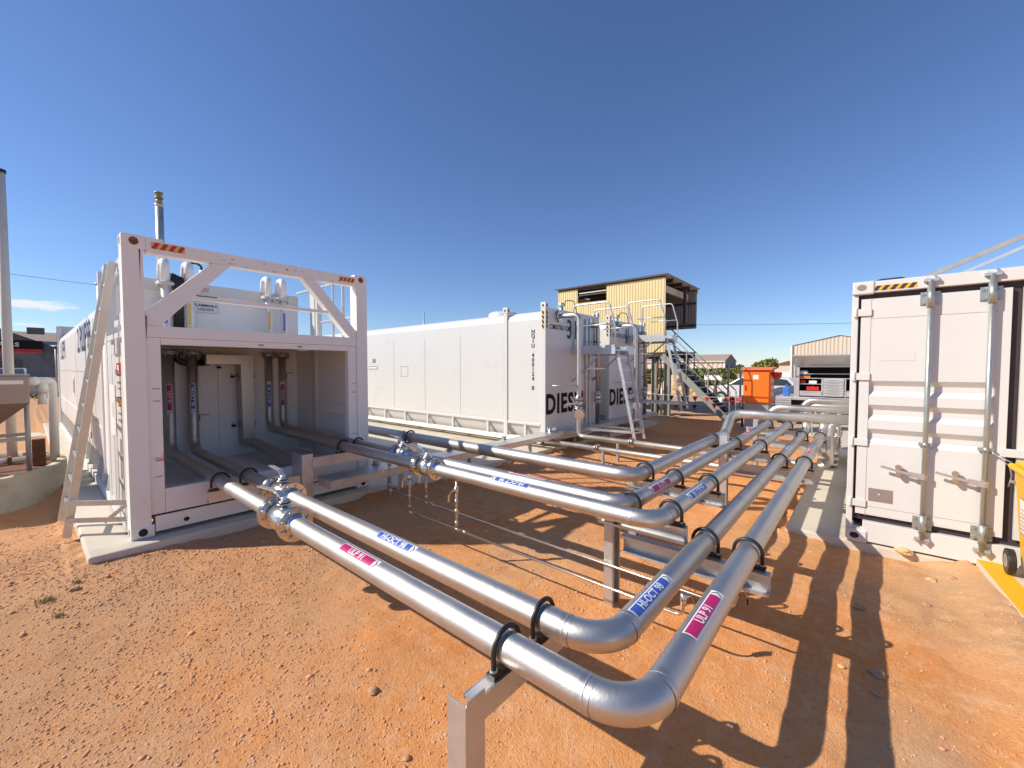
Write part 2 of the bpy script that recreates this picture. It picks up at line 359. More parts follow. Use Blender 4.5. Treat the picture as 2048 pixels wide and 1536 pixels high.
# ------------------------------------------------------------------ ground
def value_noise(x, y, cell, seed):
    g = np.random.default_rng(seed).random((257, 257)); u = x / cell + 1000.37; v = y / cell + 1000.11
    i = np.floor(u).astype(int); j = np.floor(v).astype(int); a = u - i; b = v - j
    a = a*a*(3-2*a); b = b*b*(3-2*b); i %= 256; j %= 256
    return (g[i, j]*(1-a)*(1-b) + g[i+1, j]*a*(1-b) + g[i, j+1]*(1-a)*b + g[i+1, j+1]*a*b) - 0.5
def sst(x, a, b):
    t = np.clip((x - a) / (b - a), 0, 1); return t*t*(3-2*t)
def ground_h(x, y):
    x = np.asarray(x, float); y = np.asarray(y, float)
    near = 1 - sst(np.hypot(x, y), 12, 30)
    h = value_noise(x, y, 2.3, 1) * 0.045 + value_noise(x, y, 0.7, 2) * 0.028 + value_noise(x, y, 0.23, 3) * 0.012 + value_noise(x, y, 0.09, 4) * 0.0065
    h = h * near
    rough = sst(value_noise(x, y, 0.9, 6), -0.05, 0.35) * (sst(x, 1.2, 2.6) * sst(-y, -0.8, 0.2))
    h = h + rough * np.abs(value_noise(x, y, 0.16, 7)) * 0.05
    h = h - 0.035 * sst(x, 4.2, 5.4) * (1 - sst(y, 0.4, 1.2))                        # falls a little towards the container pad
    h = h + (0.10 - 0.06 * sst(x, 3.2, 4.6)) * sst(y, 3.0, 4.7) * (1 - sst(x, 8, 11)) * (1 - sst(y, 18, 30))    # banks up to the tank pads
    h = h + 0.10 * sst(x, 13.0, 13.6) * sst(y, 1.5, 3.5) * (1 - sst(x, 30, 60))
    h = h + 0.10 * sst(-y, 0.45, 0.82) * sst(x, 2.2, 3.6)
    def heap(d, hh, sd):   # loose soil heaped unevenly against a concrete edge
        return hh * np.exp(-np.clip(d, 0, 9) / 0.10) * sst(value_noise(x, y, 0.28, sd) + value_noise(x, y, 0.09, sd + 1) * .6, -0.25, 0.35)
    h = h + heap(np.where((x > 0.2) & (x < 3.5), 5.02 - y, 9), .028, 31) + heap(np.where(y > 4.9, .3 - x, 9), .03, 33) + heap(np.where(x > 3.4, 4.92 - y, 9), .05, 35) + heap(np.where((y < .7) & (y > -.85), 5.36 - x, 9), .055, 37)
    for pcx, pcy in ((2.84, 1.42), (1.03, 1.09), (5.96, 1.40), (3.78, 1.66), (5.72, 1.33)):
        h = h + 0.03 * np.exp(-(np.hypot(x - pcx, y - pcy) / 0.13) ** 2) * near
    for (ax0, ax1, ay0, ay1, top_) in ((0.34, 3.30, 5.07, 18.5, 0.06), (3.3, 12.85, 4.97, 19.4, 0.04), (5.42, 19.9, -3.5, 0.56, -0.06), (14.0, 22, -6, 1.4, -.08)):
        ins = (x > ax0) & (x < ax1) & (y > ay0) & (y < ay1); h = np.where(ins, np.minimum(h, top_), h)
    h = h - 0.13 * np.exp(-(((x - 0.25) / 0.5) ** 2 + ((y - 7.3) / 0.9) ** 2))       # dug-out beside the ladder
    h = h + 0.04 * np.exp(-(((x + 0.2) / 0.35) ** 2 + ((y - 5.8) / 0.6) ** 2))
    return h
def axis_pts(a, b, step, far):
    c = list(np.arange(a, b, step)); s = step; p = c[-1]
    while p < far: s *= 1.13; p += s; c.append(p)
    s = step; p = c[0]; o = []
    while p > -far: s *= 1.13; p -= s; o.append(p)
    return np.array(o[::-1] + c)
gx = axis_pts(-1.2, 7.5, 0.026, 900); gy = axis_pts(-2.2, 7.5, 0.026, 900)
GX, GY = np.meshgrid(gx, gy, indexing='ij'); GZ = ground_h(GX, GY)
nx, ny = GX.shape
me = bpy.data.meshes.new('ground'); me.vertices.add(nx * ny)
me.vertices.foreach_set('co', np.stack([GX, GY, GZ], -1).ravel())
ii, jj = np.meshgrid(np.arange(nx - 1), np.arange(ny - 1), indexing='ij'); a = (ii * ny + jj).ravel()
quads = np.stack([a, a + ny, a + ny + 1, a + 1], 1); nf = len(quads)
me.loops.add(nf * 4); me.polygons.add(nf); me.loops.foreach_set('vertex_index', quads.ravel())
me.polygons.foreach_set('loop_start', np.arange(0, nf * 4, 4)); me.polygons.foreach_set('use_smooth', np.ones(nf, bool)); me.update()
gm = bpy.data.materials.new('red_dirt'); gm.use_nodes = True
n = gm.node_tree.nodes; l = gm.node_tree.links; b = n['Principled BSDF']; tcn = n.new('ShaderNodeTexCoord')
def gn(s, d=6, r=0.6):
    q = n.new('ShaderNodeTexNoise'); q.inputs['Scale'].default_value = s; q.inputs['Detail'].default_value = d; q.inputs['Roughness'].default_value = r
    l.new(tcn.outputs['Object'], q.inputs[0]); return q.outputs['Fac']
def gmr(v, a, b_, c=0.0, d=1.0):
    q = n.new('ShaderNodeMapRange'); l.new(v, q.inputs[0]); q.inputs[1].default_value = a; q.inputs[2].default_value = b_; q.inputs[3].default_value = c; q.inputs[4].default_value = d; return q.outputs[0]
def gmix(f, A, B):
    q = n.new('ShaderNodeMix'); q.data_type = 'RGBA'
    l.new(f, q.inputs['Factor'])
    for k, vv in (('A', A), ('B', B)):
        if isinstance(vv, tuple): q.inputs[k].default_value = (*vv, 1)
        else: l.new(vv, q.inputs[k])
    return q.outputs['Result']
def gmath(op, a, b_):
    q = n.new('ShaderNodeMath'); q.operation = op; q.use_clamp = True
    for i_, v_ in enumerate((a, b_)):
        if isinstance(v_, (int, float)): q.inputs[i_].default_value = v_
        else: l.new(v_, q.inputs[i_])
    return q.outputs[0]
c = gmix(gmr(gn(0.7, 5), 0.35, 0.65), (0.74, 0.285, 0.080), (0.81, 0.385, 0.15))
c = gmix(gmr(gn(0.33, 4), 0.50, 0.68), c, (0.62, 0.36, 0.18))
c = gmix(gmr(gn(9, 8, 0.75), 0.48, 0.75), c, (0.82, 0.48, 0.26))
c = gmix(gmr(gn(28, 6, 0.8), 0.56, 0.72), c, (0.50, 0.21, 0.085))
c = gmix(gmr(gn(85, 3, 0.7), 0.60, 0.74), c, (0.85, 0.60, 0.42))
sp = n.new('ShaderNodeSeparateXYZ'); l.new(tcn.outputs['Object'], sp.inputs[0])
def gmathf(op, a, b_):
    q = n.new('ShaderNodeMath'); q.operation = op
    for i_, v_ in enumerate((a, b_)):
        if isinstance(v_, (int, float)): q.inputs[i_].default_value = v_
        else: l.new(v_, q.inputs[i_])
    return q.outputs[0]
# browner stony soil on the left of the yard, finer orange soil to the right
side = gmathf('SUBTRACT', gmathf('MULTIPLY', sp.outputs['Y'], 0.30), gmathf('MULTIPLY', sp.outputs['X'], 0.34))
c = gmix(gmr(gmathf('ADD', side, gmr(gn(1.1, 6, 0.65), 0.3, 0.7, -0.6, 0.6)), -0.1, 1.0, 0, 0.75), c, (0.60, 0.345, 0.185))
c = gmix(gmr(gn(2.1, 7, 0.7), 0.56, 0.70, 0, 0.55), c, (0.50, 0.21, 0.075))
# paler graded gravel of the yard and street farther off
c = gmix(gmr(gmath('ADD', gmr(sp.outputs['X'], 12.5, 20), gmr(gn(0.6, 5), 0.3, 0.7, -0.3, 0.3)), 0.1, 0.5, 0, 0.85), c, (0.52, 0.39, 0.27))
c = gmix(gmr(gmath('ADD', gmr(sp.outputs['Y'], 16, 40), gmr(gn(0.4, 5), 0.3, 0.7, -0.3, 0.3)), 0.1, 0.9, 0, 0.6), c, (0.50, 0.30, 0.17))
l.new(c, b.inputs['Base Color']); b.inputs['Roughness'].default_value = 0.95; b.inputs['Specular IOR Level'].default_value = 0.15
bp = n.new('ShaderNodeBump'); bp.inputs['Strength'].default_value = 1.0; bp.inputs['Distance'].default_value = 0.018
hsum = gmath('ADD', gmath('MULTIPLY', gn(38, 5, 0.7), 0.6), gmath('MULTIPLY', gn(130, 3, 0.7), 0.4))
l.new(hsum, bp.inputs['Height']); l.new(bp.outputs[0], b.inputs['Normal'])
me.materials.append(gm); g = bpy.data.objects.new('ground', me); COL.objects.link(g); g['kind'] = 'structure'

def rocks_mesh(name, pos, size, mk, flat=0.62):
    """many small angular stones as one mesh"""
    t = (1 + 5 ** .5) / 2
    bv = np.array([(-1,t,0),(1,t,0),(-1,-t,0),(1,-t,0),(0,-1,t),(0,1,t),(0,-1,-t),(0,1,-t),(t,0,-1),(t,0,1),(-t,0,-1),(-t,0,1)], float) / 1.9
    bf = np.array([(0,11,5),(0,5,1),(0,1,7),(0,7,10),(0,10,11),(1,5,9),(5,11,4),(11,10,2),(10,7,6),(7,1,8),(3,9,4),(3,4,2),(3,2,6),(3,6,8),(3,8,9),(4,9,5),(2,4,11),(6,2,10),(8,6,7),(9,8,1)])
    N = len(pos); vs = bv[None] * (1 + RNG.uniform(-0.28, 0.28, (N, 12, 1)))
    vs = vs * np.stack([RNG.uniform(0.7, 1.3, N), RNG.uniform(0.7, 1.3, N), RNG.uniform(flat * .7, flat * 1.2, N)], -1)[:, None, :]
    an = RNG.uniform(0, 6.28, N); ca, sa = np.cos(an)[:, None], np.sin(an)[:, None]
    X = vs[..., 0] * ca - vs[..., 1] * sa; Y = vs[..., 0] * sa + vs[..., 1] * ca
    vs = np.stack([X, Y, vs[..., 2]], -1) * size[:, None, None] + pos[:, None, :]
    fs = (bf[None] + (np.arange(N) * 12)[:, None, None]).reshape(-1, 3)
    me = bpy.data.meshes.new(name); me.vertices.add(N * 12); me.vertices.foreach_set('co', vs.ravel())
    me.loops.add(len(fs) * 3); me.polygons.add(len(fs)); me.loops.foreach_set('vertex_index', fs.ravel()); me.polygons.foreach_set('loop_start', np.arange(0, len(fs) * 3, 3)); me.update()
    me.materials.append(mk); o = bpy.data.objects.new(name, me); COL.objects.link(o); return o
gravm = mat('gravel_stones', (0.64, 0.33, 0.18), 0.9, var=0.4, vs=22, dirt=(0.62, 0.42, 0.29), ds=9, dth=(0.5, 0.7), spec=0.2)
Np = 190000
px = RNG.uniform(-1.0, 7.4, Np); py = RNG.uniform(-2.0, 7.2, Np)
dens = 0.16 + 0.84 * sst(value_noise(px, py, 1.3, 21) + value_noise(px, py, 0.5, 22) * .6, -0.15, 0.3)
dens *= 1 - 0.72 * sst(px - py * 0.9, 0.2, 2.0) * (1 - sst(py, 0.9, 1.8))
keep = RNG.random(Np) < dens
keep &= ~((px > 0.25) & (py > 4.98) & (px < 3.6)); keep &= ~((px > 5.3) & (py < 0.68)); keep &= ~((py > 4.85) & (px > 3.4))
px, py = px[keep], py[keep]
psz = (0.0022 + 0.0066 * RNG.random(len(px)) ** 3.2 + 0.008 * (RNG.random(len(px)) < 0.006)) * (0.75 + 0.12 * np.hypot(px, py))
gr = rocks_mesh('gravel', np.stack([px, py, ground_h(px, py) + psz * 0.1], -1), psz, gravm)
props(gr, 'loose reddish gravel scattered over the bare dirt', 'gravel', kind='stuff')

# individual stones
def single_rock(name, c, r, mk, label, cat='stone', group=None, sub=2, flat=0.6, seed=0):
    rr = random.Random(seed); bm = bmesh.new(); bmesh.ops.create_icosphere(bm, subdivisions=sub, radius=1)
    off = [rr.uniform(-9, 9) for _ in range(3)]
    from mathutils import noise as mn
    for v in bm.verts:
        d = 1 + 0.35 * mn.noise(v.co * 1.1 + V(off)) + 0.18 * mn.noise(v.co * 3 + V(off))
        v.co = V((v.co.x * d * r * 1.15, v.co.y * d * r, v.co.z * d * r * flat))
    me = bpy.data.meshes.new(name); bm.to_mesh(me); bm.free(); me.materials.append(M[mk])
    o = bpy.data.objects.new(name, me); COL.objects.link(o); o.location = c; o.rotation_euler = (0, 0, rr.uniform(0, 6))
    return props(o, label, cat, group)
def gz(x, y): return float(ground_h(x, y))
for i, (x, y, r, lab) in enumerate([
    (1.19, 2.02, .027, 'pale knobbly stone lying alone on the open gravel left of the front pipe'),
    (3.95, -0.02, .034, 'brown stone resting on the edge of the outer pipe shadow near the white container'),
    (3.18, -0.10, .036, 'largest brown clod lying in the outer pipe shadow'),
    (2.98, -0.10, .026, 'small brown clod just below the largest one in the pipe shadow'),
    (3.12, 0.06, .018, 'small cream pebble beside the outer pipe shadow'),
    (4.35, -0.40, .022, 'small dark pebble alone on the smooth dirt before the container'),
    (4.95, -0.48, .035, 'pale flat stone on the dirt just before the container pad'),
    (5.02, -0.62, .022, 'grey chip next to the yellow striped kerb end'),
    (0.20, 4.62, .030, 'orange clod lying left of the tank pad corner'),
    (1.08, 1.55, .016, 'small dark pebble below the front pipe')]):
    single_rock('stone', (x, y, gz(x, y) + r * .25), r, 'stone' if i not in (4, 6) else 'sand', lab, seed=i)
# crumpled rag on the pad edge
single_rock('rag', (5.345, -0.33, 0.075), 0.06, 'sand', 'crumpled tan rag lying on the pad edge under the container door', 'rag', sub=3, flat=0.5, seed=31)
# grass tufts
def grass_tuft(x, y, n_, h, label, spread=0.07):
    mb = MB()
    for _ in range(n_):
        a = random.uniform(0, 6.28); rr = random.uniform(0, spread); bx, by = x + rr * math.cos(a), y + rr * math.sin(a); lean = random.uniform(0.2, 1.0) * h
        a2 = random.uniform(0, 6.28); wv = V((math.cos(a2 + 1.57), math.sin(a2 + 1.57), 0)) * 0.0035; p = V((bx, by, gz(bx, by)))
        m_ = p + V((math.cos(a2) * lean * .4, math.sin(a2) * lean * .4, h * .7)); q = p + V((math.cos(a2) * lean, math.sin(a2) * lean, h * .85))
        mb.add([p - wv, p + wv, m_ + wv * .7, m_ - wv * .7, q], [(0, 1, 2, 3), (3, 2, 4)])
    return top(mb, 'grass_tuft', 'grass', label, 'grass tuft', (x, y, gz(x, y)))
grass_tuft(0.05, 4.55, 46, 0.035, 'wider low green grass tuft on the dirt left of the tank pad')
grass_tuft(0.22, 4.75, 26, 0.03, 'small green grass sprig nearest the tank pad corner', 0.03)
grass_tuft(0.10, 4.25, 22, 0.028, 'lowest grass sprig on the gravel below the wider tuft', 0.03)
grass_tuft(4.05, 0.98, 30, 0.03, 'dry grass clump on the dirt between the two thick pipes', 0.05)

# ------------------------------------------------------------------ concrete pads and kerb
def pad(x0, x1, y0, y1, z0, z1, b=0.012): 
    o = MB().box(x0, x1, y0, y1, z0, z1).build('concrete_pad', 'conc', None, b); o['kind'] = 'structure'; return o
pad(0.30, 3.32, 5.02, 18.6, -0.3, 0.175, 0.02)
pad(3.324, 12.9, 4.92, 19.5, -0.3, 0.135, 0.02)
pad(5.36, 20.0, -3.6, 0.62, -0.3, 0.065, 0.02)
k = MB().mat('conc').prism([(5.355, -0.79), (5.355, -1.25), (2.2, -1.45), (2.2, -1.0)], 'Z', -0.3, 0.128); k.mat('yelpaint').prism([(5.353, -0.793), (5.353, -0.935), (2.2, -1.145), (2.2, -1.003)], 'Z', 0.128, 0.132)
k = k.build('kerb', None, None, 0); k['kind'] = 'structure'
mb = MB().box(13.9, 22, -6, 1.45, -0.2, 0.02)
o = mb.build('concrete_apron', 'conc', None, 0.02); o['kind'] = 'structure'

# ------------------------------------------------------------------ shared container parts
def casting(mb, x0, x1, y0, y1, z0, z1, k='cream'):
    mb.mat(k).box(x0, x1, y0, y1, z0, z1)
def oval(mb, c, dr, up, w, h, k='dark', off=0.0015):
    c, dr, up = V(c), V(dr), V(up); nrm = dr.cross(up); mb.mat(k)
    mb.add([c + nrm * off + dr * (w/2 * math.cos(a)) + up * (h/2 * math.sin(a)) for a in [2*math.pi*i/16 for i in range(16)]], [tuple(range(16))])
def stripes(parent, c, dr, up, L, H, ca, cb, n_=6, name='reflective_strip'):
    mb = MB(); plate(mb, c, dr, up, L, H, ca, 0.002); c, dr, up = V(c), V(dr).normalized(), V(up).normalized(); nr = dr.cross(up); mb.mat(cb)
    for i in range(n_):
        x0 = -L/2 + L * i / n_; s_ = L / n_ * 0.55; sh = L / n_ * 0.5
        q = [(x0, -H/2), (x0 + s_, -H/2), (min(x0 + s_ + sh, L/2), H/2), (min(x0 + sh, L/2), H/2)]
        mb.add([c + dr * x + up * y + nr * 0.0036 for x, y in q], [(0, 1, 2, 3)])
    return mb.build(name, None, parent)
DX, DZ = V((1, 0, 0)), V((0, 0, 1)); NY = V((0, -1, 0))

# ------------------------------------------------------------------ left tank container (open pipe bay)
A = thing('tank_container', 'long white fuel tank container with open pipe bay and braced rusty end frame', 'tank container', (1.82, 5.2, 0.175))
Yf = 5.2
mb = MB()
mb.box(0.60, 0.75, Yf, 5.36, 0.29, 2.93).box(2.90, 3.05, Yf, 5.36, 0.29, 2.93)          # corner posts
mb.box(0.775, 2.875, Yf + .004, 5.33, 2.90, 3.02)                                       # header
mb.prism([(0.775, 3.02), (0.90, 3.02), (0.90, 3.045), (0.775, 3.045)], 'Y', Yf + .004, 5.33)
mb.box(0.753, 2.897, Yf + .006, 5.34, 2.10, 2.21)                                        # mid beam
mb.prism([(0.753, 2.212), (0.753, 2.34), (1.30, 2.898), (1.46, 2.898)] + [(0.86, 2.212)], 'Y', Yf + .012, 5.32)
mb.prism([(2.897, 2.212), (2.897, 2.30), (2.36, 2.898), (2.21, 2.898), (2.80, 2.212)], 'Y', Yf + .012, 5.32)
mb.box(1.13, 2.58, 5.25, 5.31, 2.505, 2.54)                                              # light rail
FR = mb
mb = MB()                                                                                 # plate round the opening
mb.box(0.752, 0.86, Yf + .02, 5.30, 0.38, 2.098).box(2.78, 2.898, Yf + .02, 5.30, 0.38, 2.098)
mb.box(0.862, 2.778, Yf + .02, 5.30, 0.38, 0.615).box(0.862, 2.778, Yf + .02, 5.30, 2.035, 2.098)
mb.box(0.862, 2.778, Yf + .024, 5.22, 2.03, 2.034)
mb.build('front_plate', 'cream', A, 0.004)
mb = MB().box(0.78, 2.87, Yf + .004, 5.34, 0.215, 0.365)
mb.mat('dark'); mb.mats[0] = 'cream'
o = mb; o.m = [0] * len(o.m)
oval(mb, (1.02, Yf + .004, 0.275), DX, DZ, 0.05, 0.045)
plate(mb, (1.75, Yf + .02, 0.372), DX, DZ, 2.0, 0.012, 'dark', 0.001)
mb.build('sill_beam', None, A, 0.006)
for x0, x1, z0, z1, hole in ((0.597, 0.775, 0.176, 0.294, 'b'), (2.875, 3.053, 0.176, 0.294, 'b'), (0.597, 0.775, 2.925, 3.05, 't'), (2.875, 3.053, 2.925, 3.05, 't')):
    mb = MB(); casting(mb, x0, x1, Yf - .003, 5.362, z0, z1)
    oval(mb, ((x0 + x1) / 2, Yf - .003, (z0 + z1) / 2), DX, DZ, 0.07, 0.075, 'dark' if hole == 'b' else 'rust')
    oval(mb, (x0, Yf + .08, (z0 + z1) / 2), V((0, -1, 0)), DZ, 0.05, 0.08, 'dark')
    mb.build('corner_casting', None, A, 0.012)
# rust runs and scuffs on the header
mb = MB().mat('rust'); rr = random.Random(5)  # joined into the frame below
for _ in range(26):
    x = rr.choice([rr.gauss(1.95, 0.2), rr.uniform(0.9, 2.8)]); zz = rr.uniform(2.91, 3.01); L_ = rr.uniform(.008, .05)
    mb.add([(x, Yf + .0025, zz), (x + L_, Yf + .0025, zz - rr.uniform(0, .012)), (x + L_ * .8, Yf + .0025, zz - rr.uniform(.003, .014))], [(0, 1, 2)])
for x, z0, z1 in ((0.752, 2.06, 2.30), (0.72, 2.60, 2.92), (0.766, 0.30, 0.37)):
    mb.add([(x, Yf - .001, z1), (x + .012, Yf - .001, z1), (x + .005, Yf - .001, z0)], [(0, 1, 2)])
FR.mats = ['cream']; FR.obj(mb); FR.build('end_frame', None, A)
stripes(A, (0.94, Yf + .003, 2.975), DX, DZ, 0.26, 0.062, 'ochre', 'redv', 4)
stripes(A, (2.77, Yf + .003, 2.965), DX, DZ, 0.21, 0.055, 'ochre', 'redv', 4)
mb = MB()                                                                                 # bay lining
mb.box(0.64, 0.66, 5.30, 7.35, 0.46, 2.10).box(2.99, 3.01, 5.30, 7.35, 0.46, 2.10)
mb.box(0.62, 3.03, 7.35, 7.40, 0.46, 3.02)
mb.box(0.66, 2.99, 5.30, 7.35, 0.42, 0.46).box(0.62, 3.03, 5.345, 7.35, 2.105, 2.14)
mb.box(1.86, 1.93, 7.325, 7.349, 0.6, 1.96); mb.box(2.96, 2.988, 5.35, 7.2, 1.14, 1.27)
for y_, z_ in ((5.9, 1.75), (5.9, 1.45), (6.6, 1.75), (6.6, 1.45)): mb.mat('dark').box(2.982, 2.9895, y_, y_ + .06, z_, z_ + .012)
mb.mats[0] = 'inner'; mb.build('bay_lining', None, A, 0.004)
mb = MB().mat('white').box(0.62, 3.03, 7.33, 7.352, 2.86, 3.015); mb.build('wall_capping', None, A, 0.008)
for sx in (0.615, 3.015):                                                                 # outer side of the bay
    mb = MB().mat('white')
    if sx < 1:
        mb.box(0.602, 0.622, 5.365, 5.90, 0.35, 2.05); mb.tube([(0.72, 6.10, 0.36), (0.72, 6.10, 2.10)], 0.115, 20)
        mb.box(0.612, 0.632, 6.25, 6.56, 0.35, 2.10)
    else: mb.box(3.012, 3.032, 5.362, 6.60, 0.35, 2.10)
    mb.box(sx - .012, sx + .03, 5.36, 6.60, 0.20, 0.345); mb.box(sx - .01, sx + .02, 5.362, 6.5, 2.10, 2.16)
    mb.build('bay_side', None, A, 0.004)
mb = MB()
mb.mat('white').box(0.605, 0.70, 6.56, 6.72, 0.20, 2.98); mb.box(2.95, 3.045, 6.56, 6.72, 0.20, 2.98)
mb.box(0.602, 0.70, 17.1, 17.4, 0.20, 2.98); mb.box(0.602, 3.045, 17.15, 17.4, 2.2, 2.98)
mb.build('side_post', None, A, 0.01)
# tank body with rounded shoulders, tapering foot, panel seams
sec = [(0.64, 0.62), (0.625, 0.74), (0.625, 2.48), (0.66, 2.62), (0.78, 2.72), (1.0, 2.76), (2.65, 2.76), (2.87, 2.72), (2.99, 2.62), (3.025, 2.48), (3.025, 0.74), (3.01, 0.62), (2.6, 0.36), (1.05, 0.36)]
mb = MB().mat('white').prism(sec, 'Y', 7.42, 17.1)
for y_ in (8.15, 11.3, 14.4): mb.mat('greyv').box(0.6235, 0.6265, y_, y_ + .008, 0.74, 2.5)
mb.box(0.6232, 0.6262, 7.43, 17.08, 1.745, 1.755)
mb.mat('paper').box(0.6215, 0.6255, 7.43, 17.08, 1.02, 1.05)
mb.build('tank_shell', None, A, 0)
mb = MB().mat('cream').box(0.605, 0.68, 6.725, 17.1, 0.178, 0.29); mb.box(2.97, 3.045, 6.725, 17.1, 0.178, 0.29)
for i in range(18):
    y_ = 7.1 + i * 0.56
    mb.prism([(0.61, 0.29), (0.66, 0.29), (1.0, 0.29), (0.66, 0.66)], 'Y', y_, y_ + 0.012)
mb.build('base_rail', None, A, 0.004)
# handrails and hatch frame at the far right of the bay top
mb = MB().mat('white').box(2.965, 3.04, 6.50, 6.56, 2.17, 3.05); mb.box(2.97, 3.03, 5.37, 5.48, 2.14, 2.90)
mb.mat('galv'); mb.box(2.99, 3.02, 6.05, 6.075, 2.16, 3.04).box(2.985, 3.025, 5.48, 7.3, 3.04, 3.07).box(2.99, 3.02, 5.48, 6.5, 2.50, 2.53)
mb.box(2.985, 3.025, 5.75, 5.78, 2.16, 3.04)
mb.build('guard_rail', None, A, 0.004)
mb = MB().mat('white').bar((0.625, 6.6, 2.72), (0.625, 5.40, 2.83), 0.02, 0.13); mb.bar((0.625, 5.98, 2.28), (0.625, 5.42, 2.28), 0.03, 0.12)
mb.bar((0.60, 5.86, 2.02), (0.60, 5.48, 2.02), 0.05, 0.16)
mb.build('ladder_bracket', None, A, 0.006)
# white vent goosenecks above the bay, one over each riser
RIS = {1: (1.245, 7.12), 2: (1.50, 7.12), 3: (2.50, 7.12), 4: (2.715, 7.12)}
for q, (x, y) in RIS.items():
    r_ = 0.052 if q < 3 else 0.046; zf = 2.93 if q < 3 else 2.90; zt = zf + .30
    mb = MB().mat('pvc').cyl((x, y, 2.14), (x, y, zf - .02), r_, 16)
    mb.tube(path([(x, y, zf), (x, y, zt), (x, y + .20, zt), (x, y + .20, 2.98)], 0.085), r_ * 1.06, 16)
    v_ = mb.build('vent_pipe', None, A)
    mb = MB().mat('pvc').disc((x, y, zf - .012), DZ, 0.105, 0.014, 24); mb.disc((x, y, zf + .008), DZ, 0.105, 0.014, 24); mb.mat('galvdark')
    for a_ in range(4):
        an = a_ * math.pi / 2 + .5; cx, cy = x + .082 * math.cos(an), y + .082 * math.sin(an); mb.cyl((cx, cy, zf - .055), (cx, cy, zf + .03), 0.009, 6)
    mb.build('flange', None, v_)
for x, y, c_, k in ((1.245, 7.12, 'purple', 'UNLEADED'), (1.50, 7.12, 'ochre', 'VAPOUR'), (2.50, 7.12, 'ochre', 'VAPOUR'), (2.715, 7.12, 'purple', 'UNLEADED')):
    l_ = pipe_label(A, (x, y, 2.52), (0, 0, -1), (-0.25, -1, 0), 0.055, '', c_, 0.34, 0.05, 0.02); l_.name = 'vent_label'
mb = MB().mat('rubber')
for i in range(5):
    x = 1.315 + i * 0.024; mb.tube(path([(x, 7.08, 2.14), (x + .01, 7.07, 3.07 - .01 * i), (x + .01, 7.30, 3.07 - .01 * i), (x, 7.5, 2.98)], 0.05, 6), 0.0145, 8)
mb.tube(path([(1.62, 7.7, 2.9), (1.62, 7.7, 3.38), (1.78, 7.7, 3.38), (1.78, 7.7, 3.1)], 0.07, 8), 0.016, 8)
mb.build('hose_bundle', None, A)
mb = MB().mat('pvc').cyl((1.80, 7.7, 2.76), (1.80, 7.7, 3.24), 0.04, 14).disc((1.80, 7.7, 3.26), DZ, 0.055, 0.05)
mb.build('vent_stub', None, A)
mb = MB().mat('galv').cyl((1.44, 8.5, 2.70), (1.44, 8.5, 4.36), 0.052, 16).disc((1.44, 8.5, 4.36), DZ, 0.06, 0.03)
st_ = mb.build('vent_stack', None, A)
mb = MB().mat('ventcap').disc((1.44, 8.5, 4.42), DZ, 0.04, 0.09, 12).disc((1.44, 8.5, 4.475), DZ, 0.056, 0.02, 12).disc((1.44, 8.5, 4.52), DZ, 0.04, 0.05, 12).disc((1.44, 8.5, 4.55), DZ, 0.058, 0.018, 12)
mb.build('vent_cap', None, st_)
mb = MB().mat('galvdark').cyl((1.20, 14, 2.7), (1.20, 14, 3.8), 0.045, 12).disc((1.20, 14, 3.82), DZ, 0.07, 0.04); mb.build('vent_stack', None, A)
mb = MB().mat('rubber').tube(path([(1.62, 7.9, 2.80), (1.9, 7.9, 2.98), (2.7, 7.9, 2.95), (3.0, 7.9, 2.8)], 0.1, 5), 0.03, 8); mb.build('tank_hatch', None, A)
# duct and hose inside the bay
mb = MB().mat('steeldull').prism([(1.66, 2.0), (2.255, 2.0), (2.255, 0.72), (2.10, 0.66), (2.085, 1.86), (1.66, 1.86)], 'Y', 7.08, 7.30)
mb.mat('galvdark').bar((2.17, 7.22, 0.72), (2.30, 5.5, 0.52), 0.16, 0.07)
mb.build('cable_duct', None, A, 0.003)
mb = MB().mat('rubber').tube(path([(1.33, 7.2, 2.06), (1.36, 7.2, 1.88), (1.68, 7.2, 1.88)], 0.12, 8), 0.045, 12); mb.box(1.64, 1.70, 7.10, 7.30, 1.84, 2.0); mb.build('black_duct_hose', None, A)
mb = MB()
for x, z_ in ((1.86, 1.84), (2.03, 1.70), (2.30, 1.70), (2.03, 0.95), (2.30, 0.95), (1.86, 2.02)):
    mb.mat('zinc').box(x, x + .03, 7.28, 7.349, z_, z_ + .03); mb.mat('dark').box(x - .01, x + .035, 7.30, 7.348, z_ - .04, z_ - .005)
mb.mat('dark').box(2.35, 2.5, 5.55, 5.66, 0.462, 0.53).box(0.98, 1.12, 5.40, 5.48, 0.462, 0.52); mb.build('wall_fitting', None, A)
mb = MB().mat('redv')
for x, y, z_ in ((1.62, 7.34, 1.12), (2.82, 7.34, 1.72)): mb.box(x, x + .12, y, y + .008, z_, z_ + .01).box(x, x + .012, y, y + .008, z_ - .08, z_)
mb.build('red_marks', None, A)
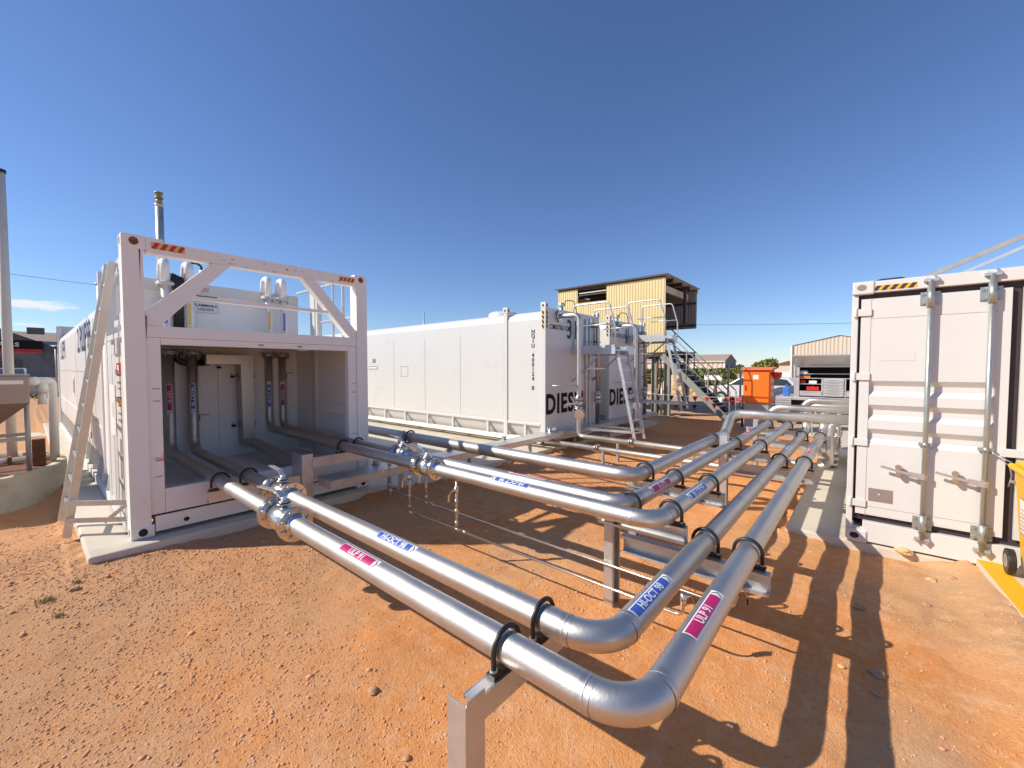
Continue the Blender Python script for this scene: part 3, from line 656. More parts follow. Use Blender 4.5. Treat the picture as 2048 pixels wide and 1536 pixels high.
# signs
mb = MB(); plate(mb, (1.73, 7.33, 2.69), DX, DZ, 0.32, 0.17, 'paper', .002); 
for dx, w_, h_ in ((0, .30, .002),): 
    for s_ in (-1, 1): plate(mb, (1.73, 7.33, 2.69 + s_ * .078), DX, DZ, .30, .003, 'black', .003); plate(mb, (1.73 + s_ * .15, 7.33, 2.69), DX, DZ, .003, .156, 'black', .003)
flat_text(mb, 'FLAMMABLE', (1.73, 7.326, 2.715), DX, DZ, 0.036, 'black', 0.012); flat_text(mb, 'LIQUIDS', (1.73, 7.326, 2.655), DX, DZ, 0.036, 'black', 0.012)
mb.build('flammable_sign', None, A)
mb = MB(); flat_text(mb, 'PRIMING', (1.72, 7.329, 2.955), DX, DZ, 0.022, 'redv', 0.01); flat_text(mb, 'POINT', (1.72, 7.329, 2.922), DX, DZ, 0.022, 'redv', 0.01); plate(mb, (1.75, 7.33, 2.845), DX, DZ, .26, .010, 'black'); mb.build('priming_sign', None, A)
SY = V((0, -1, 0))    # reading direction on the sun side
mb = MB(); flat_text(mb, '2. PULP 98', (0.62, 9.6, 2.30), SY, DZ, 0.42, 'navy', 0.03, 1.0, 0.82, off=.004); mb.build('tank_lettering', None, A)
mb = MB(); flat_text(mb, '1. ULP 91', (0.62, 15.2, 2.25), SY, DZ, 0.42, 'navy', 0.03, 1, .8, off=.004); mb.build('tank_lettering', None, A)
mb = MB()
plate(mb, (0.62, 12.0, 1.45), SY, DZ, 0.32, 0.40, 'paper'); plate(mb, (0.619, 12.0, 1.45), SY, V((0, 0, 1)), .20, .26, 'magenta')
plate(mb, (0.62, 10.3, 1.25), SY, DZ, .30, .13, 'pinkv')
for i in range(5): plate(mb, (0.62, 10.25, 1.08 - i * .075), SY, DZ, .34 - .03 * (i % 2), .028, 'pinkv')
for i in range(5): plate(mb, (0.62, 9.7, 0.92 - i * .04), SY, DZ, .24 - .04 * (i % 2), .018, 'pinkv')
plate(mb, (0.62, 8.95, 0.62 + .17), SY, DZ, .12, .10, 'ochre')
plate(mb, (0.62, 7.75, 2.42), SY, DZ, 0.14, 0.12, 'ochre'); plate(mb, (0.62, 7.75, 2.27), SY, DZ, 0.16, 0.03, 'greyv'); plate(mb, (0.62, 7.75, 2.20), SY, DZ, 0.14, 0.03, 'ochre')
mb.mat('redv').add([(0.6185, 7.82, 2.13), (0.6185, 7.68, 2.13), (0.6185, 7.75, 2.0)], [(0, 1, 2)])
plate(mb, (0.62, 7.7, 1.85), SY, DZ, .3, .12, 'paper')
mb.build('side_decals', None, A)
mb = MB()      # notices on the narrow side panel by the front post
plate(mb, (0.602, 5.63, 1.79), SY, DZ, .30, .13, 'redv', .002); plate(mb, (0.602, 5.63, 1.79), SY, DZ, .12, .09, 'paper', .004)
for i, (zc, hh, kk) in enumerate(((1.66, .025, 'greyv'), (1.60, .02, 'greyv'), (1.51, .014, 'black'), (1.47, .06, 'yelpaint'), (1.43, .014, 'black'), (1.35, .02, 'greyv'), (1.28, .03, 'greyv'), (1.20, .006, 'greyv'))):
    plate(mb, (0.602, 5.63, zc), SY, DZ, .26 - .08 * (i % 3 == 1), hh, kk, .002)
mb.build('warning_notice', None, A)
mb = MB()
for z_, h_ in ((1.02, .15), (0.80, .22), (0.54, .22)): plate(mb, (0.602, 5.66, z_), SY, DZ, .11, h_, 'greyv', .002)
mb.build('data_plate', None, A)
mb = MB(); plate(mb, (0.612, 6.25, 1.35), SY, DZ, .42, .55, 'paper', .002); plate(mb, (0.612, 6.25, 1.35), SY, DZ, .12, .16, 'white', .004); mb.build('document_board', None, A)
mb = MB().mat('redv')
for z_ in (0.95,): mb.box(0.80, 0.865, Yf + .012, Yf + .02, z_ - .05, z_ - .042).box(0.857, 0.865, Yf + .012, Yf + .02, z_ - .05, z_ + .03)
mb.mat('greyv')
for x in (0.79, 2.83):
    for z_ in (1.60, 1.48, 0.92, 0.74): mb.box(x, x + .055, Yf + .015, Yf + .0205, z_, z_ + .008)
for x in (1.72, 2.14): mb.box(x, x + .05, Yf + .012, Yf + .0205, 2.055, 2.072)
mb.build('hinge_remains', None, A)

# ladder leaning on its side
L_ = thing('ladder', 'worn aluminium ladder leaning on the sunny side of the left tank', 'ladder', (0.22, 5.95, 0.17))
b0, b1 = V((0.215, 5.86, 0.16)), V((0.20, 6.24, 0.24)); t0, t1 = V((0.585, 5.62, 2.84)), V((0.585, 6.00, 2.84))
for p, q in ((b0, t0), (b1, t1)):
    MB().bar(p, q, 0.028, 0.062, up=(1, 0, 0)).build('rail', 'ladder', L_, 0.002)
for i in range(10):
    t = 0.09 + i * 0.093; MB().bar(b0.lerp(t0, t), b1.lerp(t1, t), 0.03, 0.028).build('rung', 'galv', L_, 0.002)
mb = MB().bar((0.22, 5.82, 0.50), (0.595, 5.44, 0.50), 0.012, 0.05).bar((0.21, 5.84, 0.33), (0.595, 5.46, 0.33), 0.012, 0.045).bar((0.45, 5.5, 0.33), (0.60, 5.42, 0.48), 0.01, 0.035)
mb.build('foot_bracket', 'galv', L_)

# ------------------------------------------------------------------ stainless pipelines
RP = {1: .0635, 2: .0635, 3: .057, 4: .057, 5: .066}
def u_clamp(parent, c, ax, r, ztop, h=0.011):
    """black sleeved U bolt over a pipe, feet on the beam below"""
    c, ax = V(c), V(ax).normalized(); side = ax.cross(DZ); R_ = r + 0.016
    pts = [c - side * R_ + DZ * (ztop - c.z)] + [c + side * (-R_ * math.cos(a)) + DZ * (R_ * 1.06 * math.sin(a)) for a in [math.pi * i / 16 for i in range(17)]] + [c + side * R_ + DZ * (ztop - c.z)]
    mb = MB().mat('rubber').tube(pts, h, 10)
    b = c + DZ * (ztop - c.z); mb.bar(b - side * (R_ + .02) + DZ * .009, b + side * (R_ + .02) + DZ * .009, 0.042, 0.018)
    o = mb.build('u_bolt', None, parent)
    mb = MB().mat('zinc')
    for s_ in (-1, 1): mb.disc(b + side * (s_ * R_) + DZ * .024, DZ, 0.018, 0.012, 6); mb.cyl(b + side * (s_ * R_) - DZ * .03, b + side * (s_ * R_) + DZ * .02, 0.006, 8)
    mb.build('nut', None, o)
    return o
def weld(mb, c, ax, r):
    c, ax = V(c), V(ax).normalized(); mb.mat('heat').tube([c - ax * .028, c + ax * .028], r + .0003, 36, caps=False); mb.mat('steel'); mb.tube([c - ax * .006, c - ax * .0025, c + ax * .0025, c + ax * .006], [r, r + .0024, r + .0024, r], 24, caps=False)
def ball_valve(parent, a, b, r, hd=1, rf=None, nb=8, lever=0.30, updir=DZ, hdir=None, name='ball_valve', lev_mat='alum'):
    """flanged ball valve between a and b with lever"""
    a, b = V(a), V(b); ax = (b - a).normalized(); L_ = (b - a).length; rf = rf or r * 2.1; mid = (a + b) / 2
    mb = MB().mat('polish')
    for p, s_ in ((a, 1), (b, -1)):
        mb.disc(p, ax, rf, .020, 36); mb.disc(p + ax * (.023 * s_), ax, rf * .98, .016, 36)
        mb.tube([p - ax * (.012 * s_), p - ax * (.05 * s_)], [r * 1.32, r * 1.02] , 24, caps=False)
        for q in range(nb):
            an = 2 * math.pi * (q + .5) / nb; u_ = ax.orthogonal().normalized(); w_ = ax.cross(u_); o_ = (u_ * math.cos(an) + w_ * math.sin(an)) * (rf * .80)
            mb.cyl(p + o_ - ax * (.026 * s_), p + o_ + ax * (.05 * s_), rf * .058, 8); mb.disc(p + o_ - ax * (.018 * s_), ax, rf * .12, .018, 6); mb.disc(p + o_ + ax * (.040 * s_), ax, rf * .12, .016, 6)
    g_ = L_ * .5 - .03
    mb.tube([mid - ax * g_, mid - ax * g_ * .62, mid - ax * g_ * .5, mid, mid + ax * g_ * .5, mid + ax * g_ * .62, mid + ax * g_], [r*1.15, r*1.2, r*1.5, r*1.58, r*1.5, r*1.2, r*1.15], 28)
    up = V(updir); mb.cyl(mid, mid + up * (rf * .98), r * .38, 16); mb.disc(mid + up * (rf * .92), up, r * .85, .012, 20); mb.disc(mid + up * (rf * 1.06), up, r * .62, .012, 20)
    v_ = mb.build(name, None, parent)
    hp = mid + up * (rf * 1.10); hx = V(hdir) if hdir is not None else ax * hd
    mb = MB().mat(lev_mat).disc(hp + up * .01, up, .022, .03, 6)
    side = up.cross(hx)
    mb.bar(hp + up * .012, hp + hx * .07 + up * .065, .040, .008, up=up).bar(hp + hx * .068 + up * .063, hp + hx * lever + up * .075, .040, .008, up=up)
    mb.build('handle', None, v_)
    return v_
def nearest_n(c, ax):
    d = V((0, 0, CAMH)) - V(c); ax = V(ax).normalized(); return (d - ax * d.dot(ax)).normalized()
xs_ = {1: 1.26, 2: 1.517, 3: 2.546, 4: 2.75, 5: 3.5}; ys_ = {1: .526, 2: .777, 3: .972, 4: 1.258, 5: 1.536}
zs_ = {1: .65, 2: .65, 3: .83, 4: .83, 5: .835}
xend = {1: 9.2, 2: 9.2, 3: 10.9, 4: 8.6, 5: 7.05}
desc = {1: ('outermost stainless pipe with magenta fuel labels, nearest the camera', 'ULP 91', 'magenta'),
        2: ('stainless pipe with blue fuel labels running just inside the nearest one', 'HI-OCT 98', 'blue'),
        3: ('upper stainless pipe with blue labels leaving the right of the open bay', 'HI-OCT 98', 'blue'),
        4: ('upper stainless pipe with magenta labels, farther of the pair at the right of the bay', 'ULP 91', 'magenta'),
        5: ('unlabelled thick stainless pipe passing behind the open bay and rising over the others', None, None)}
P = {}
for q in range(1, 6):
    x, y, zz, r = xs_[q], ys_[q], zs_[q], RP[q]; er = 0.185 if q < 3 else (0.175 if q < 5 else 0.19)
    P[q] = thing('pipeline', desc[q][0], 'pipeline', (x, y, 0), 'stainless fuel pipelines on low steel supports')
    if q < 5:
        ry = RIS[q][1] + (.06 if q < 3 else .2); rx = x
        pts = [(rx, ry, 2.02), (rx, ry, zz), (x, y, zz), (xend[q], y, zz)]
    else: pts = [(x, 9.0, zz), (x, y, zz), (xend[q] - .33, y, zz)]
    if q == 5:
        hx = 7.0; pts = [(x, 9.4, zz), (x, y, zz), (6.62, y, zz), (6.95, y - .02, 1.12), (6.97, y - .30, 1.12), (7.0, .12, 1.12)]
        pth = path(pts[:3], er) [:-1] + path([pts[1], pts[2], pts[3], pts[4], pts[5]], 0.15)[1:]
    elif q in (3, 4):
        hz_ = 1.115; pts = pts[:3] + [(xend[q], y, zz), (xend[q], y, hz_), (xend[q], .12, hz_)]
        pth = path(pts[:4] , er); pth = path(pts, 0.14)
    else:
        pts = pts[:3] + [(xend[q], y, zz), (xend[q], y, 1.12), (xend[q], .12, 1.12)]; pth = path(pts, 0.16)
    # rounded corners with the long-radius elbow at the big turn
    if q != 5:
        pth = path(pts, er)
    mb = MB().mat('steel').tube(pth, r, 36)
    for c_, a_ in (((x, y + er, zz), (0, 1, 0)), ((x + er, y, zz), (1, 0, 0)), ((4.35 + .11 * q, y, zz), (1, 0, 0)), ((7.6, y, zz), (1, 0, 0))):
        if c_[0] < xend[q] - .4: weld(mb, c_, a_, r)
    if q < 5: weld(mb, (x, RIS[q][1] + (.06 if q < 3 else .2), zz + er), DZ, r); weld(mb, (x, 5.9, zz), (0, 1, 0), r)
    mb.build('pipe_run', None, P[q])
    if q < 5:
        ry = RIS[q][1] + (.06 if q < 3 else .2)
        mb = MB().mat('polish').disc((x, ry, 2.005), DZ, r * 2.0, .018, 28).disc((x, ry, 2.027), DZ, r * 2.0, .018, 28); mb.mat('galvdark')
        for a_ in range(8):
            an = a_ * math.pi / 4 + .3; cx, cy = x + r * 1.6 * math.cos(an), ry + r * 1.6 * math.sin(an); mb.cyl((cx, cy, 1.965), (cx, cy, 2.06), 0.009, 6)
        mb.build('riser_flange', None, P[q])
        txt, colr = desc[q][1:]
        rev = q > 2
        n1 = nearest_n((x, 2.2, zz), (0, 1, 0)); n2 = nearest_n((1.95 if q < 3 else 3.26, y, zz), (1, 0, 0))
        n1 = (n1 + (V((0.30, 0, .35)) if q < 3 else V((0.55, 0, .55)) if q == 3 else V((1.25, 0, .9)))).normalized()
        pipe_label(P[q], (x, 2.23 if q < 3 else 2.17, zz), (0, 1 if rev else -1, 0), n1, r, txt, colr)
        pipe_label(P[q], (1.94 if q < 3 else 3.27, y, zz), (-1 if rev else 1, 0, 0), (n2 + V((0, .25 if q < 3 else .1, 0))).normalized(), r, txt, colr, L=.43 if q < 3 else .40)
        pipe_label(P[q], (6.72, y, zz), (-1 if rev else 1, 0, 0), V((0, -.1, 1)), r, txt, colr)
        pipe_label(P[q], (x, ry, 1.39), (0, 0, 1 if rev else -1), nearest_n((x, ry, 1.39), DZ) , r, txt, colr)
VAL = {1: (3.57, 3.17), 2: (4.27, 3.88), 3: (3.40, 3.12), 4: (4.08, 3.85)}
for q, (ya, yb) in VAL.items():
    ball_valve(P[q], (xs_[q], ya, zs_[q]), (xs_[q], yb, zs_[q]), RP[q], hd=-1 if False else -1, rf=.125 if q < 3 else .105, nb=8 if q < 3 else 4, lever=.30 if q < 3 else .26, hdir=(0, 1, 0) if q != 1 else (-.25, .97, 0))
# clamps
ZL = .65 - .0635 - .002; ZU = .83 - .057 - .002
for q in (1, 2):
    u_clamp(P[q], (xs_[q], 1.10, zs_[q]), (0, 1, 0), RP[q], ZL - .018); u_clamp(P[q], (xs_[q], 4.98, zs_[q]), (0, 1, 0), RP[q], ZL - .018)
    for X in (2.90, 6.08, 8.55): u_clamp(P[q], (X, ys_[q], zs_[q]), (1, 0, 0), RP[q], ZL - .018)
for q in (3, 4):
    u_clamp(P[q], (xs_[q], 4.93, zs_[q]), (0, 1, 0), RP[q], ZU - .018)
    for X in (2.80, 3.70, 5.95, 8.40): u_clamp(P[q], (X, ys_[q], zs_[q]), (1, 0, 0), RP[q], ZU - .018)
for X in (3.72, 5.97): u_clamp(P[5], (X, ys_[5], zs_[5]), (1, 0, 0), RP[5], ZU - .018)
u_clamp(P[5], (3.5, 4.86, .835), (0, 1, 0), RP[5], ZU - .018)

# supports: lipped channels
def channel(mb, p, q, w, h, open_dir, t=.006, lip=.018):
    """C section from p to q; open_dir = horizontal direction the open side faces; h across, w depth"""
    p, q, od = V(p), V(q), V(open_dir).normalized(); ax = (q - p).normalized(); hv = ax.cross(od).normalized()
    c = od * (w / 2)
    def sl(o1, o2, hw, hh): mb.bar(p + o1, q + o1, hw, hh, up=hv)
    # bar(): width is along d x up = +-od, height along up
    mb.bar(p - c, q - c, t, h, up=hv); 
    for s_ in (-1, 1):
        mb.bar(p + hv * (s_ * (h/2 - t/2)), q + hv * (s_ * (h/2 - t/2)), w, t, up=hv)
        mb.bar(p + c + hv * (s_ * (h/2 - lip/2)), q + c + hv * (s_ * (h/2 - lip/2)), t, lip, up=hv)
def support(label, X, post_y, low=None, upp=None, ptop=.86, extra=None):
    S = thing('pipe_support', label, 'pipe support', (X, post_y, 0), 'galvanised pipe supports')
    mb = MB(); channel(mb, (X - .02, post_y, gz(X, post_y) - .1), (X - .02, post_y, ptop), .07, .115, (0, -1, 0)); mb.build('post', 'galv', S, .0)
    if low:
        zt = ZL - .02; mb = MB(); channel(mb, (X, low[0], zt - .065), (X, low[1], zt - .065), .062, .13, (-1, 0, 0)); 
        mb.mat('dark') if False else None
        mb.build('beam', 'galv', S, .0)
        mb = MB().mat('dark')
        for q in (1, 2):
            for s_ in (-1, 1): mb.box(X + .032, X + .0345, ys_[q] + s_ * .08 - .008, ys_[q] + s_ * .08 + .008, zt - .06, zt - .03)
    if upp:
        zt = ZU - .02; mb = MB(); channel(mb, (X - .06, upp[0], zt - .055), (X - .06, upp[1], zt - .055), .062, .11, (-1, 0, 0)); mb.build('beam', 'galv', S, .0)
    if extra:
        mb = MB(); channel(mb, (X - .02, extra, gz(X, extra) - .1), (X - .02, extra, ZL - .2), .07, .10, (0, -1, 0)); mb.build('post', 'galv', S)
    return S
support('galvanised support post and beam under the first bend of the upper pipes', 2.86, 1.42, (1.35, .40), (1.50, .87), .84)
S = thing('pipe_support', 'short galvanised crossbeam on a post just behind the upper pipe bends', 'pipe support', (3.74, 1.66, 0), 'galvanised pipe supports')
mb = MB(); channel(mb, (3.74, 1.72, ZU - .075), (3.74, .86, ZU - .075), .062, .11, (-1, 0, 0)); mb.build('beam', 'galv', S)
mb = MB(); channel(mb, (3.78, 1.66, -.1), (3.78, 1.66, ZU - .13), .07, .10, (0, -1, 0)); mb.build('post', 'galv', S)
support('galvanised support halfway along the pipes, its tall post standing between them', 5.98, 1.40, (1.33, .38), (1.75, .86), .95)
mb = MB(); channel(mb, (5.72, 1.33, -.1), (5.72, 1.33, .96), .09, .085, (0, -1, 0)); top(mb, 'steel_post', 'galv', 'bright galvanised post standing between two pipes ahead of the middle support', 'post', (5.72, 1.33, 0))
support('galvanised support under the far ends of the pipes by the container', 8.47, 1.45, (1.38, .38), (1.60, .86), .92)
# front support
S = thing('pipe_support', 'galvanised angle post and beam carrying the nearest pipe bend', 'pipe support', (1.05, 1.12, 0), 'galvanised pipe supports')
mb = MB(); mb.box(.985, .991, 1.055, 1.155, -.15, .585).box(.991, 1.085, 1.055, 1.061, -.15, .60); mb.build('post', 'galv', S, .001)
mb = MB(); zt = ZL - .02; channel(mb, (1.045, 1.10, zt - .05), (1.66, 1.10, zt - .05), .06, .10, (0, 1, 0)); mb.build('beam', 'galv', S)
# bracket rail across the bay mouth
S = thing('pipe_bracket', 'stepped galvanised bracket bolted across the mouth of the open bay', 'pipe bracket', (2.1, 5.0, .4))
mb = MB(); channel(mb, (1.15, 4.98, ZL - .02 - .055), (2.03, 4.98, ZL - .02 - .055), .06, .11, (0, 1, 0)); mb.build('beam', 'galv', S)
mb = MB(); channel(mb, (2.165, 4.94, ZU - .02 - .06), (3.02, 4.94, ZU - .02 - .06), .06, .12, (0, 1, 0)); mb.disc((2.20, 4.905, ZU - .085), (0, 1, 0), .05, .01); mb.build('beam', 'galv', S)
mb = MB(); mb.box(2.04, 2.165, 4.915, 4.925, .22, .80).box(2.04, 2.046, 4.925, 5.20, .45, .80); mb.build('upright_plate', 'galv', S, .002)
S = thing('pipe_support', 'galvanised flat post holding the thick pipe beside the right corner of the open bay', 'pipe support', (3.40, 4.95, .1), 'galvanised pipe supports')
mb = MB(); mb.box(3.385, 3.392, 4.90, 5.0, .05, .93).box(3.392, 3.44, 4.90, 4.907, .05, .93); mb.bar((3.42, 4.88, ZU - .05), (3.62, 4.88, ZU - .05), .05, .06); mb.build('post', 'galv', S)

# drain lines
def drain(x, y0, drops, yend, zz, zpipe, label, rise):
    D = thing('drain_line', label, 'drain pipe', (x, y0, zz), 'thin stainless drain lines under the pipes')
    p = [(x, y0 + .04, zz)] + [(x, y_, zz) for y_ in ()] + [(x, yend, zz - .02), (x + .02, yend - .05, zz - .02), (x + .02, yend - .07, rise)]
    mb = MB().mat('polish').tube(path([(x, y0 + .04, zz), (x, yend, zz - .02), (x, yend, rise)], .05), .0085, 10)
    for yy in (y0, drops[-1], drops[-1] - .10): mb.tube([(x, yy + .035, zz), (x, yy - .035, zz)], .014, 10)
    mb.build('tube_run', None, D)
    for yy in drops:
        mb = MB().mat('steel').tube([(x, yy, zz), (x, yy, zpipe)], .0115, 10); 
        for z_ in (zz + .06, zz + .17, zz + .26): mb.tube([(x, yy, z_ - .018), (x, yy, z_ + .018)], .017, 8)
        dr = mb.build('drop_leg', None, D)
        mb = MB().mat('polish').tube([(x, yy, zpipe - .14), (x, yy, zpipe - .08)], .021, 8).cyl((x, yy, zpipe - .11), (x - .035, yy + .01, zpipe - .11), .009, 8)
        mb.bar((x - .035, yy + .01, zpipe - .105), (x - .065, yy + .03, zpipe - .15), .016, .005).bar((x - .065, yy + .03, zpipe - .15), (x - .072, yy + .03, zpipe - .21), .018, .005)
        mb.build('tap', None, D)
    mb = MB().mat('polish').tube([(x, yend, rise - .05), (x, yend, rise + .02)], .021, 8).cyl((x, yend, rise - .01), (x + .045, yend - .03, rise), .009, 8)
    mb.bar((x + .045, yend - .03, rise), (x + .055, yend - .05, rise - .06), .02, .005); mb.mat('dark').bar((x + .055, yend - .05, rise - .06), (x + .058, yend - .055, rise - .10), .02, .006)
    mb.build('tap', None, D)
drain(2.546, 3.557, (3.557, 2.836), .80, .315, .79, 'thin stainless drain line nearer the camera, hanging below the blue labelled upper pipe', .42)
drain(2.76, 4.249, (4.249, 3.56), .56, .36, .79, 'thin stainless drain line farther back, below the magenta labelled upper pipe', .46)

# ------------------------------------------------------------------ cable tray from the bay to the diesel tanks
T_ = thing('cable_tray', 'flat lidded galvanised cable tray running low along the pads towards the diesel tanks', 'cable tray', (5, 4.7, .15))
mb = MB().box(2.25, 12.2, 4.66, 4.98, .40, .495); mb.build('tray_body', 'galv', T_, .004)
mb = MB().box(2.24, 12.21, 4.645, 4.995, .4965, .502); mb.build('lid', 'galv', T_, .002)
mb = MB()
for x in (3.12, 4.6, 6.2, 7.8, 9.4, 11.0): mb.box(x, x + .03, 4.80, 4.86, .02, .40)
mb.build('foot', 'galvdark', T_, .002)
mb = MB().mat('galvdark')
for x in (3.0, 4.3, 5.6): mb.box(x, x + .05, 4.95, 5.01, .50, .56).box(x - .02, x + .07, 4.94, 5.04, .5025, .508)
mb.build('clip', None, T_)

# ------------------------------------------------------------------ diesel tank containers
def diesel(name_label, x0, number, mirror=False, deckz=2.2, first=True):
    W = 2.23; x1 = x0 + W; y0, y1 = 4.95, 17.1
    D = thing('tank_container', name_label, 'tank container', (x0 + W / 2, y0, .135), 'white diesel tank containers')
    mb = MB().mat('white')
    sec = [(x0 + .02, .62), (x0 + .01, .70), (x0 + .01, 2.82), (x0 + .04, 2.92), (x0 + .12, 2.98), (x0 + .3, 3.02), (x1 - .3, 3.02), (x1 - .12, 2.98), (x1 - .04, 2.92), (x1 - .01, 2.82), (x1 - .01, .70), (x1 - .02, .62), (x1 - .16, .33), (x0 + .16, .33)]
    mb.prism(sec, 'Y', y0 + .08, y1)
    for y_ in (6.09, 7.5, 8.88, 10.3, 11.75, 13.2): mb.mat('greyv').box(x0 + .0075, x0 + .0105, y_, y_ + .006, .70, 2.62)
    mb.mat('white').lathe([(0, .14), (.30, .14), (.36, .10), (.38, 0)], (x0 + .75, 6.75, 3.02), 28)
    mb.build('tank_shell', None, D)
    mb = MB().mat('white').box(x0 + .09, x1 - .09, y0, y0 + .078, .30, 3.05); mb.build('end_wall', None, D, .006)
    mb = MB().mat('white').box(x0, x0 + .088, y0 - .004, y0 + .12, .30, 3.02).box(x1 - .088, x1, y0 - .004, y0 + .12, .30, 3.02)
    mb.box(x0 - .012, x0 + .06, 5.97, 6.08, .28, 3.0).box(x1 - .06, x1 + .012, 5.97, 6.08, .28, 3.0)
    mb.build('corner_post', None, D, .008)
    mb = MB().mat('cream')
    for xx in (x0 - .005, x1 - .07): mb.box(xx, xx + .075, y0 + .125, y1, .24, .345)
    yy = [5.45, 6.0, 6.55, 7.75, 8.75, 9.75, 10.75, 11.75, 12.75, 13.75]
    mb.mat('white')
    for y_ in yy: mb.box(x0 - .004, x0 + .05, y_, y_ + .06, .35, .62)
    mb.box(x0 - .004, x0 + .03, y0 + .125, y1, .605, .655)
    mb.build('base_rail', None, D, .004)
    for xx, yyy, hh in ((x0 - .006, y0 - .008, 3.02), (x1 - .094, y0 - .008, 3.02), (x0 - .02, 5.96, 3.0), (x1 - .08, 5.96, 3.0)):
        mb = MB().mat('white').box(xx, xx + .10, yyy, yyy + .13, hh, hh + .13)
        oval(mb, (xx, yyy + .065, hh + .065), V((0, -1, 0)), DZ, .045, .06, 'dark'); oval(mb, (xx + .05, yyy, hh + .065), DX, DZ, .04, .06, 'dark'); mb.build('corner_casting', None, D, .008)
    for xx in (x0, ): 
        stripes(D, (xx + .044, y0 - .004, 2.80), DZ, V((-1, 0, 0)), .38, .05, 'ochre', 'black', 4); stripes(D, (xx, y0 + .06, 2.80), DZ, V((0, 1, 0)), .38, .05, 'ochre', 'black', 4)
    mb = MB(); flat_text(mb, 'DIESEL', (x0 + .82, y0, 1.06), DX, DZ, .39, 'black', .054, 1.12, .89, off=.004); mb.build('fuel_lettering', None, D)
    mb = MB(); flat_text(mb, 'COMBUSTIBLE LIQUID', (x0 + .56, y0, 2.66), DX, DZ, .10, 'black', .012, 1.05, .56, off=.004); mb.build('hazard_lettering', None, D)
    mb = MB(); flat_text(mb, number, (x0 + 1.02, y0, 2.66), DX, DZ, .40, 'navy', .018, 1.1, .8, off=.004); mb.build('tank_number', None, D)
    mb = MB()
    for i_, ch in enumerate('NQIU 400124 8'):
        if ch != ' ': flat_text(mb, ch, (x0 + .008, 5.27, 2.57 - i_ * .098), SY, DZ, .082, 'black', .02, off=.004)
    mb.build('container_code', None, D)
    if first:
        mb = MB()
        for s_ in (-1, 1): plate(mb, (x0 + .008, 9.8, 1.72 + s_ * .14), SY, DZ, .36, .006, 'greyv', .003); plate(mb, (x0 + .008, 9.8 + s_ * .16, 1.72), SY, DZ, .006, .30, 'greyv', .003)
        plate(mb, (x0 + .008, 11.4, 1.82), SY, DZ, .5, .09, 'greyv', .003); plate(mb, (x0 + .008, 11.4, 1.82), SY, DZ, .46, .05, 'paper', .005); plate(mb, (x0 + .008, 11.35, 2.03), SY, DZ, .16, .12, 'greyv', .003); mb.build('side_decals', None, D)
    # fill pipe on the end wall
    fx = x0 + .53
    mb = MB().mat('steel').tube(path([(fx - .08, y0 - .02, 2.90), (fx, y0 - .47, 2.90), (fx, y0 - .47, .40), (fx, y0 - .60, .40)], .12), .052, 20)
    fp = mb.build('fill_pipe', None, D)
    mb = MB().mat('polish').disc((fx - .08, y0 - .02, 2.90), (0, 1, 0), .125, .03, 28).disc((fx - .075, y0 - .06, 2.90), (0, 1, 0), .12, .022, 28); mb.mat('galvdark')
    for a_ in range(8): mb.cyl((fx - .08 + .10 * math.cos(a_ * .785), y0 - .09, 2.90 + .10 * math.sin(a_ * .785)), (fx - .08 + .10 * math.cos(a_ * .785), y0, 2.90 + .10 * math.sin(a_ * .785)), .010, 6)
    mb.build('flange', None, fp)
    v_ = ball_valve(fp, (fx, y0 - .47, 1.19), (fx, y0 - .47, .98), .052, rf=.10, nb=8, lever=.30, updir=V((-1, 0, 0)), hdir=(-1, 0, 0), name='ball_valve')
    mb = MB().mat('redv').bar((fx + .20, y0 - .47, 1.06), (fx + .20, y0 - .44, 1.34), .035, .02); mb.mat('steel').cyl((fx, y0 - .47, 1.08), (fx + .21, y0 - .47, 1.08), .018); mb.build('red_handle', None, fp)
    mb = MB().mat('steel').tube([(fx - .02, y0 - .48, 1.46), (fx - .30, y0 - .30, 1.44), (fx - .45, y0 - .12, 1.45)], .012, 8); mb.build('stay_rod', None, fp)
    mb = MB().mat('steel').tube([(fx, y0 - .47, .86), (fx - .12, y0 - .56, .86)], .05, 16); mb.mat('polish').disc((fx - .14, y0 - .57, .86), (-.8, -.6, 0), .10, .03, 24); mb.build('blank_flange', None, fp)
    px_ = x0 + 1.90
    mb = MB().mat('steeldull').tube(path([(px_ - .16, y0 - .02, 2.80), (px_ - .16, y0 - .15, 2.80), (px_ , y0 - .15, 2.80), (px_, y0 - .15, .34)], .07), .05, 18); vp = mb.build('suction_pipe', None, D)
    ball_valve(vp, (px_, y0 - .15, 1.22), (px_, y0 - .15, 1.02), .05, rf=.085, nb=6, lever=.22, updir=V((1, 0, 0)), hdir=(0, 0, 1), lev_mat='steel')
    mb = MB().mat('rubber').box(px_ - .2, px_ + .12, y0 - .16, y0 - .14, 2.40, 2.44).box(px_ - .2, px_ + .12, y0 - .16, y0 - .14, 1.55, 1.575); mb.build('pipe_strap', None, vp)
    mb = MB().mat('galv').box(x0 + 1.54, x0 + 1.63, y0 - .05, y0 - .005, .36, 2.94); mb.mat('alum').box(x0 + 1.67, x0 + 1.76, y0 - .07, y0 - .006, .36, 2.96); mb.mat('sand').box(x0 + 1.635, x0 + 1.665, y0 - .03, y0 - .005, .36, 1.3); mb.build('cable_riser', None, D, .003)
    # vents and hoses on top
    mb = MB().mat('galv').cyl((x0 + 1.1, y0 + .35, 2.9), (x0 + 1.1, y0 + .35, 3.22), .045, 14).disc((x0 + 1.1, y0 + .35, 3.25), DZ, .06, .08); mb.mat('rubber')
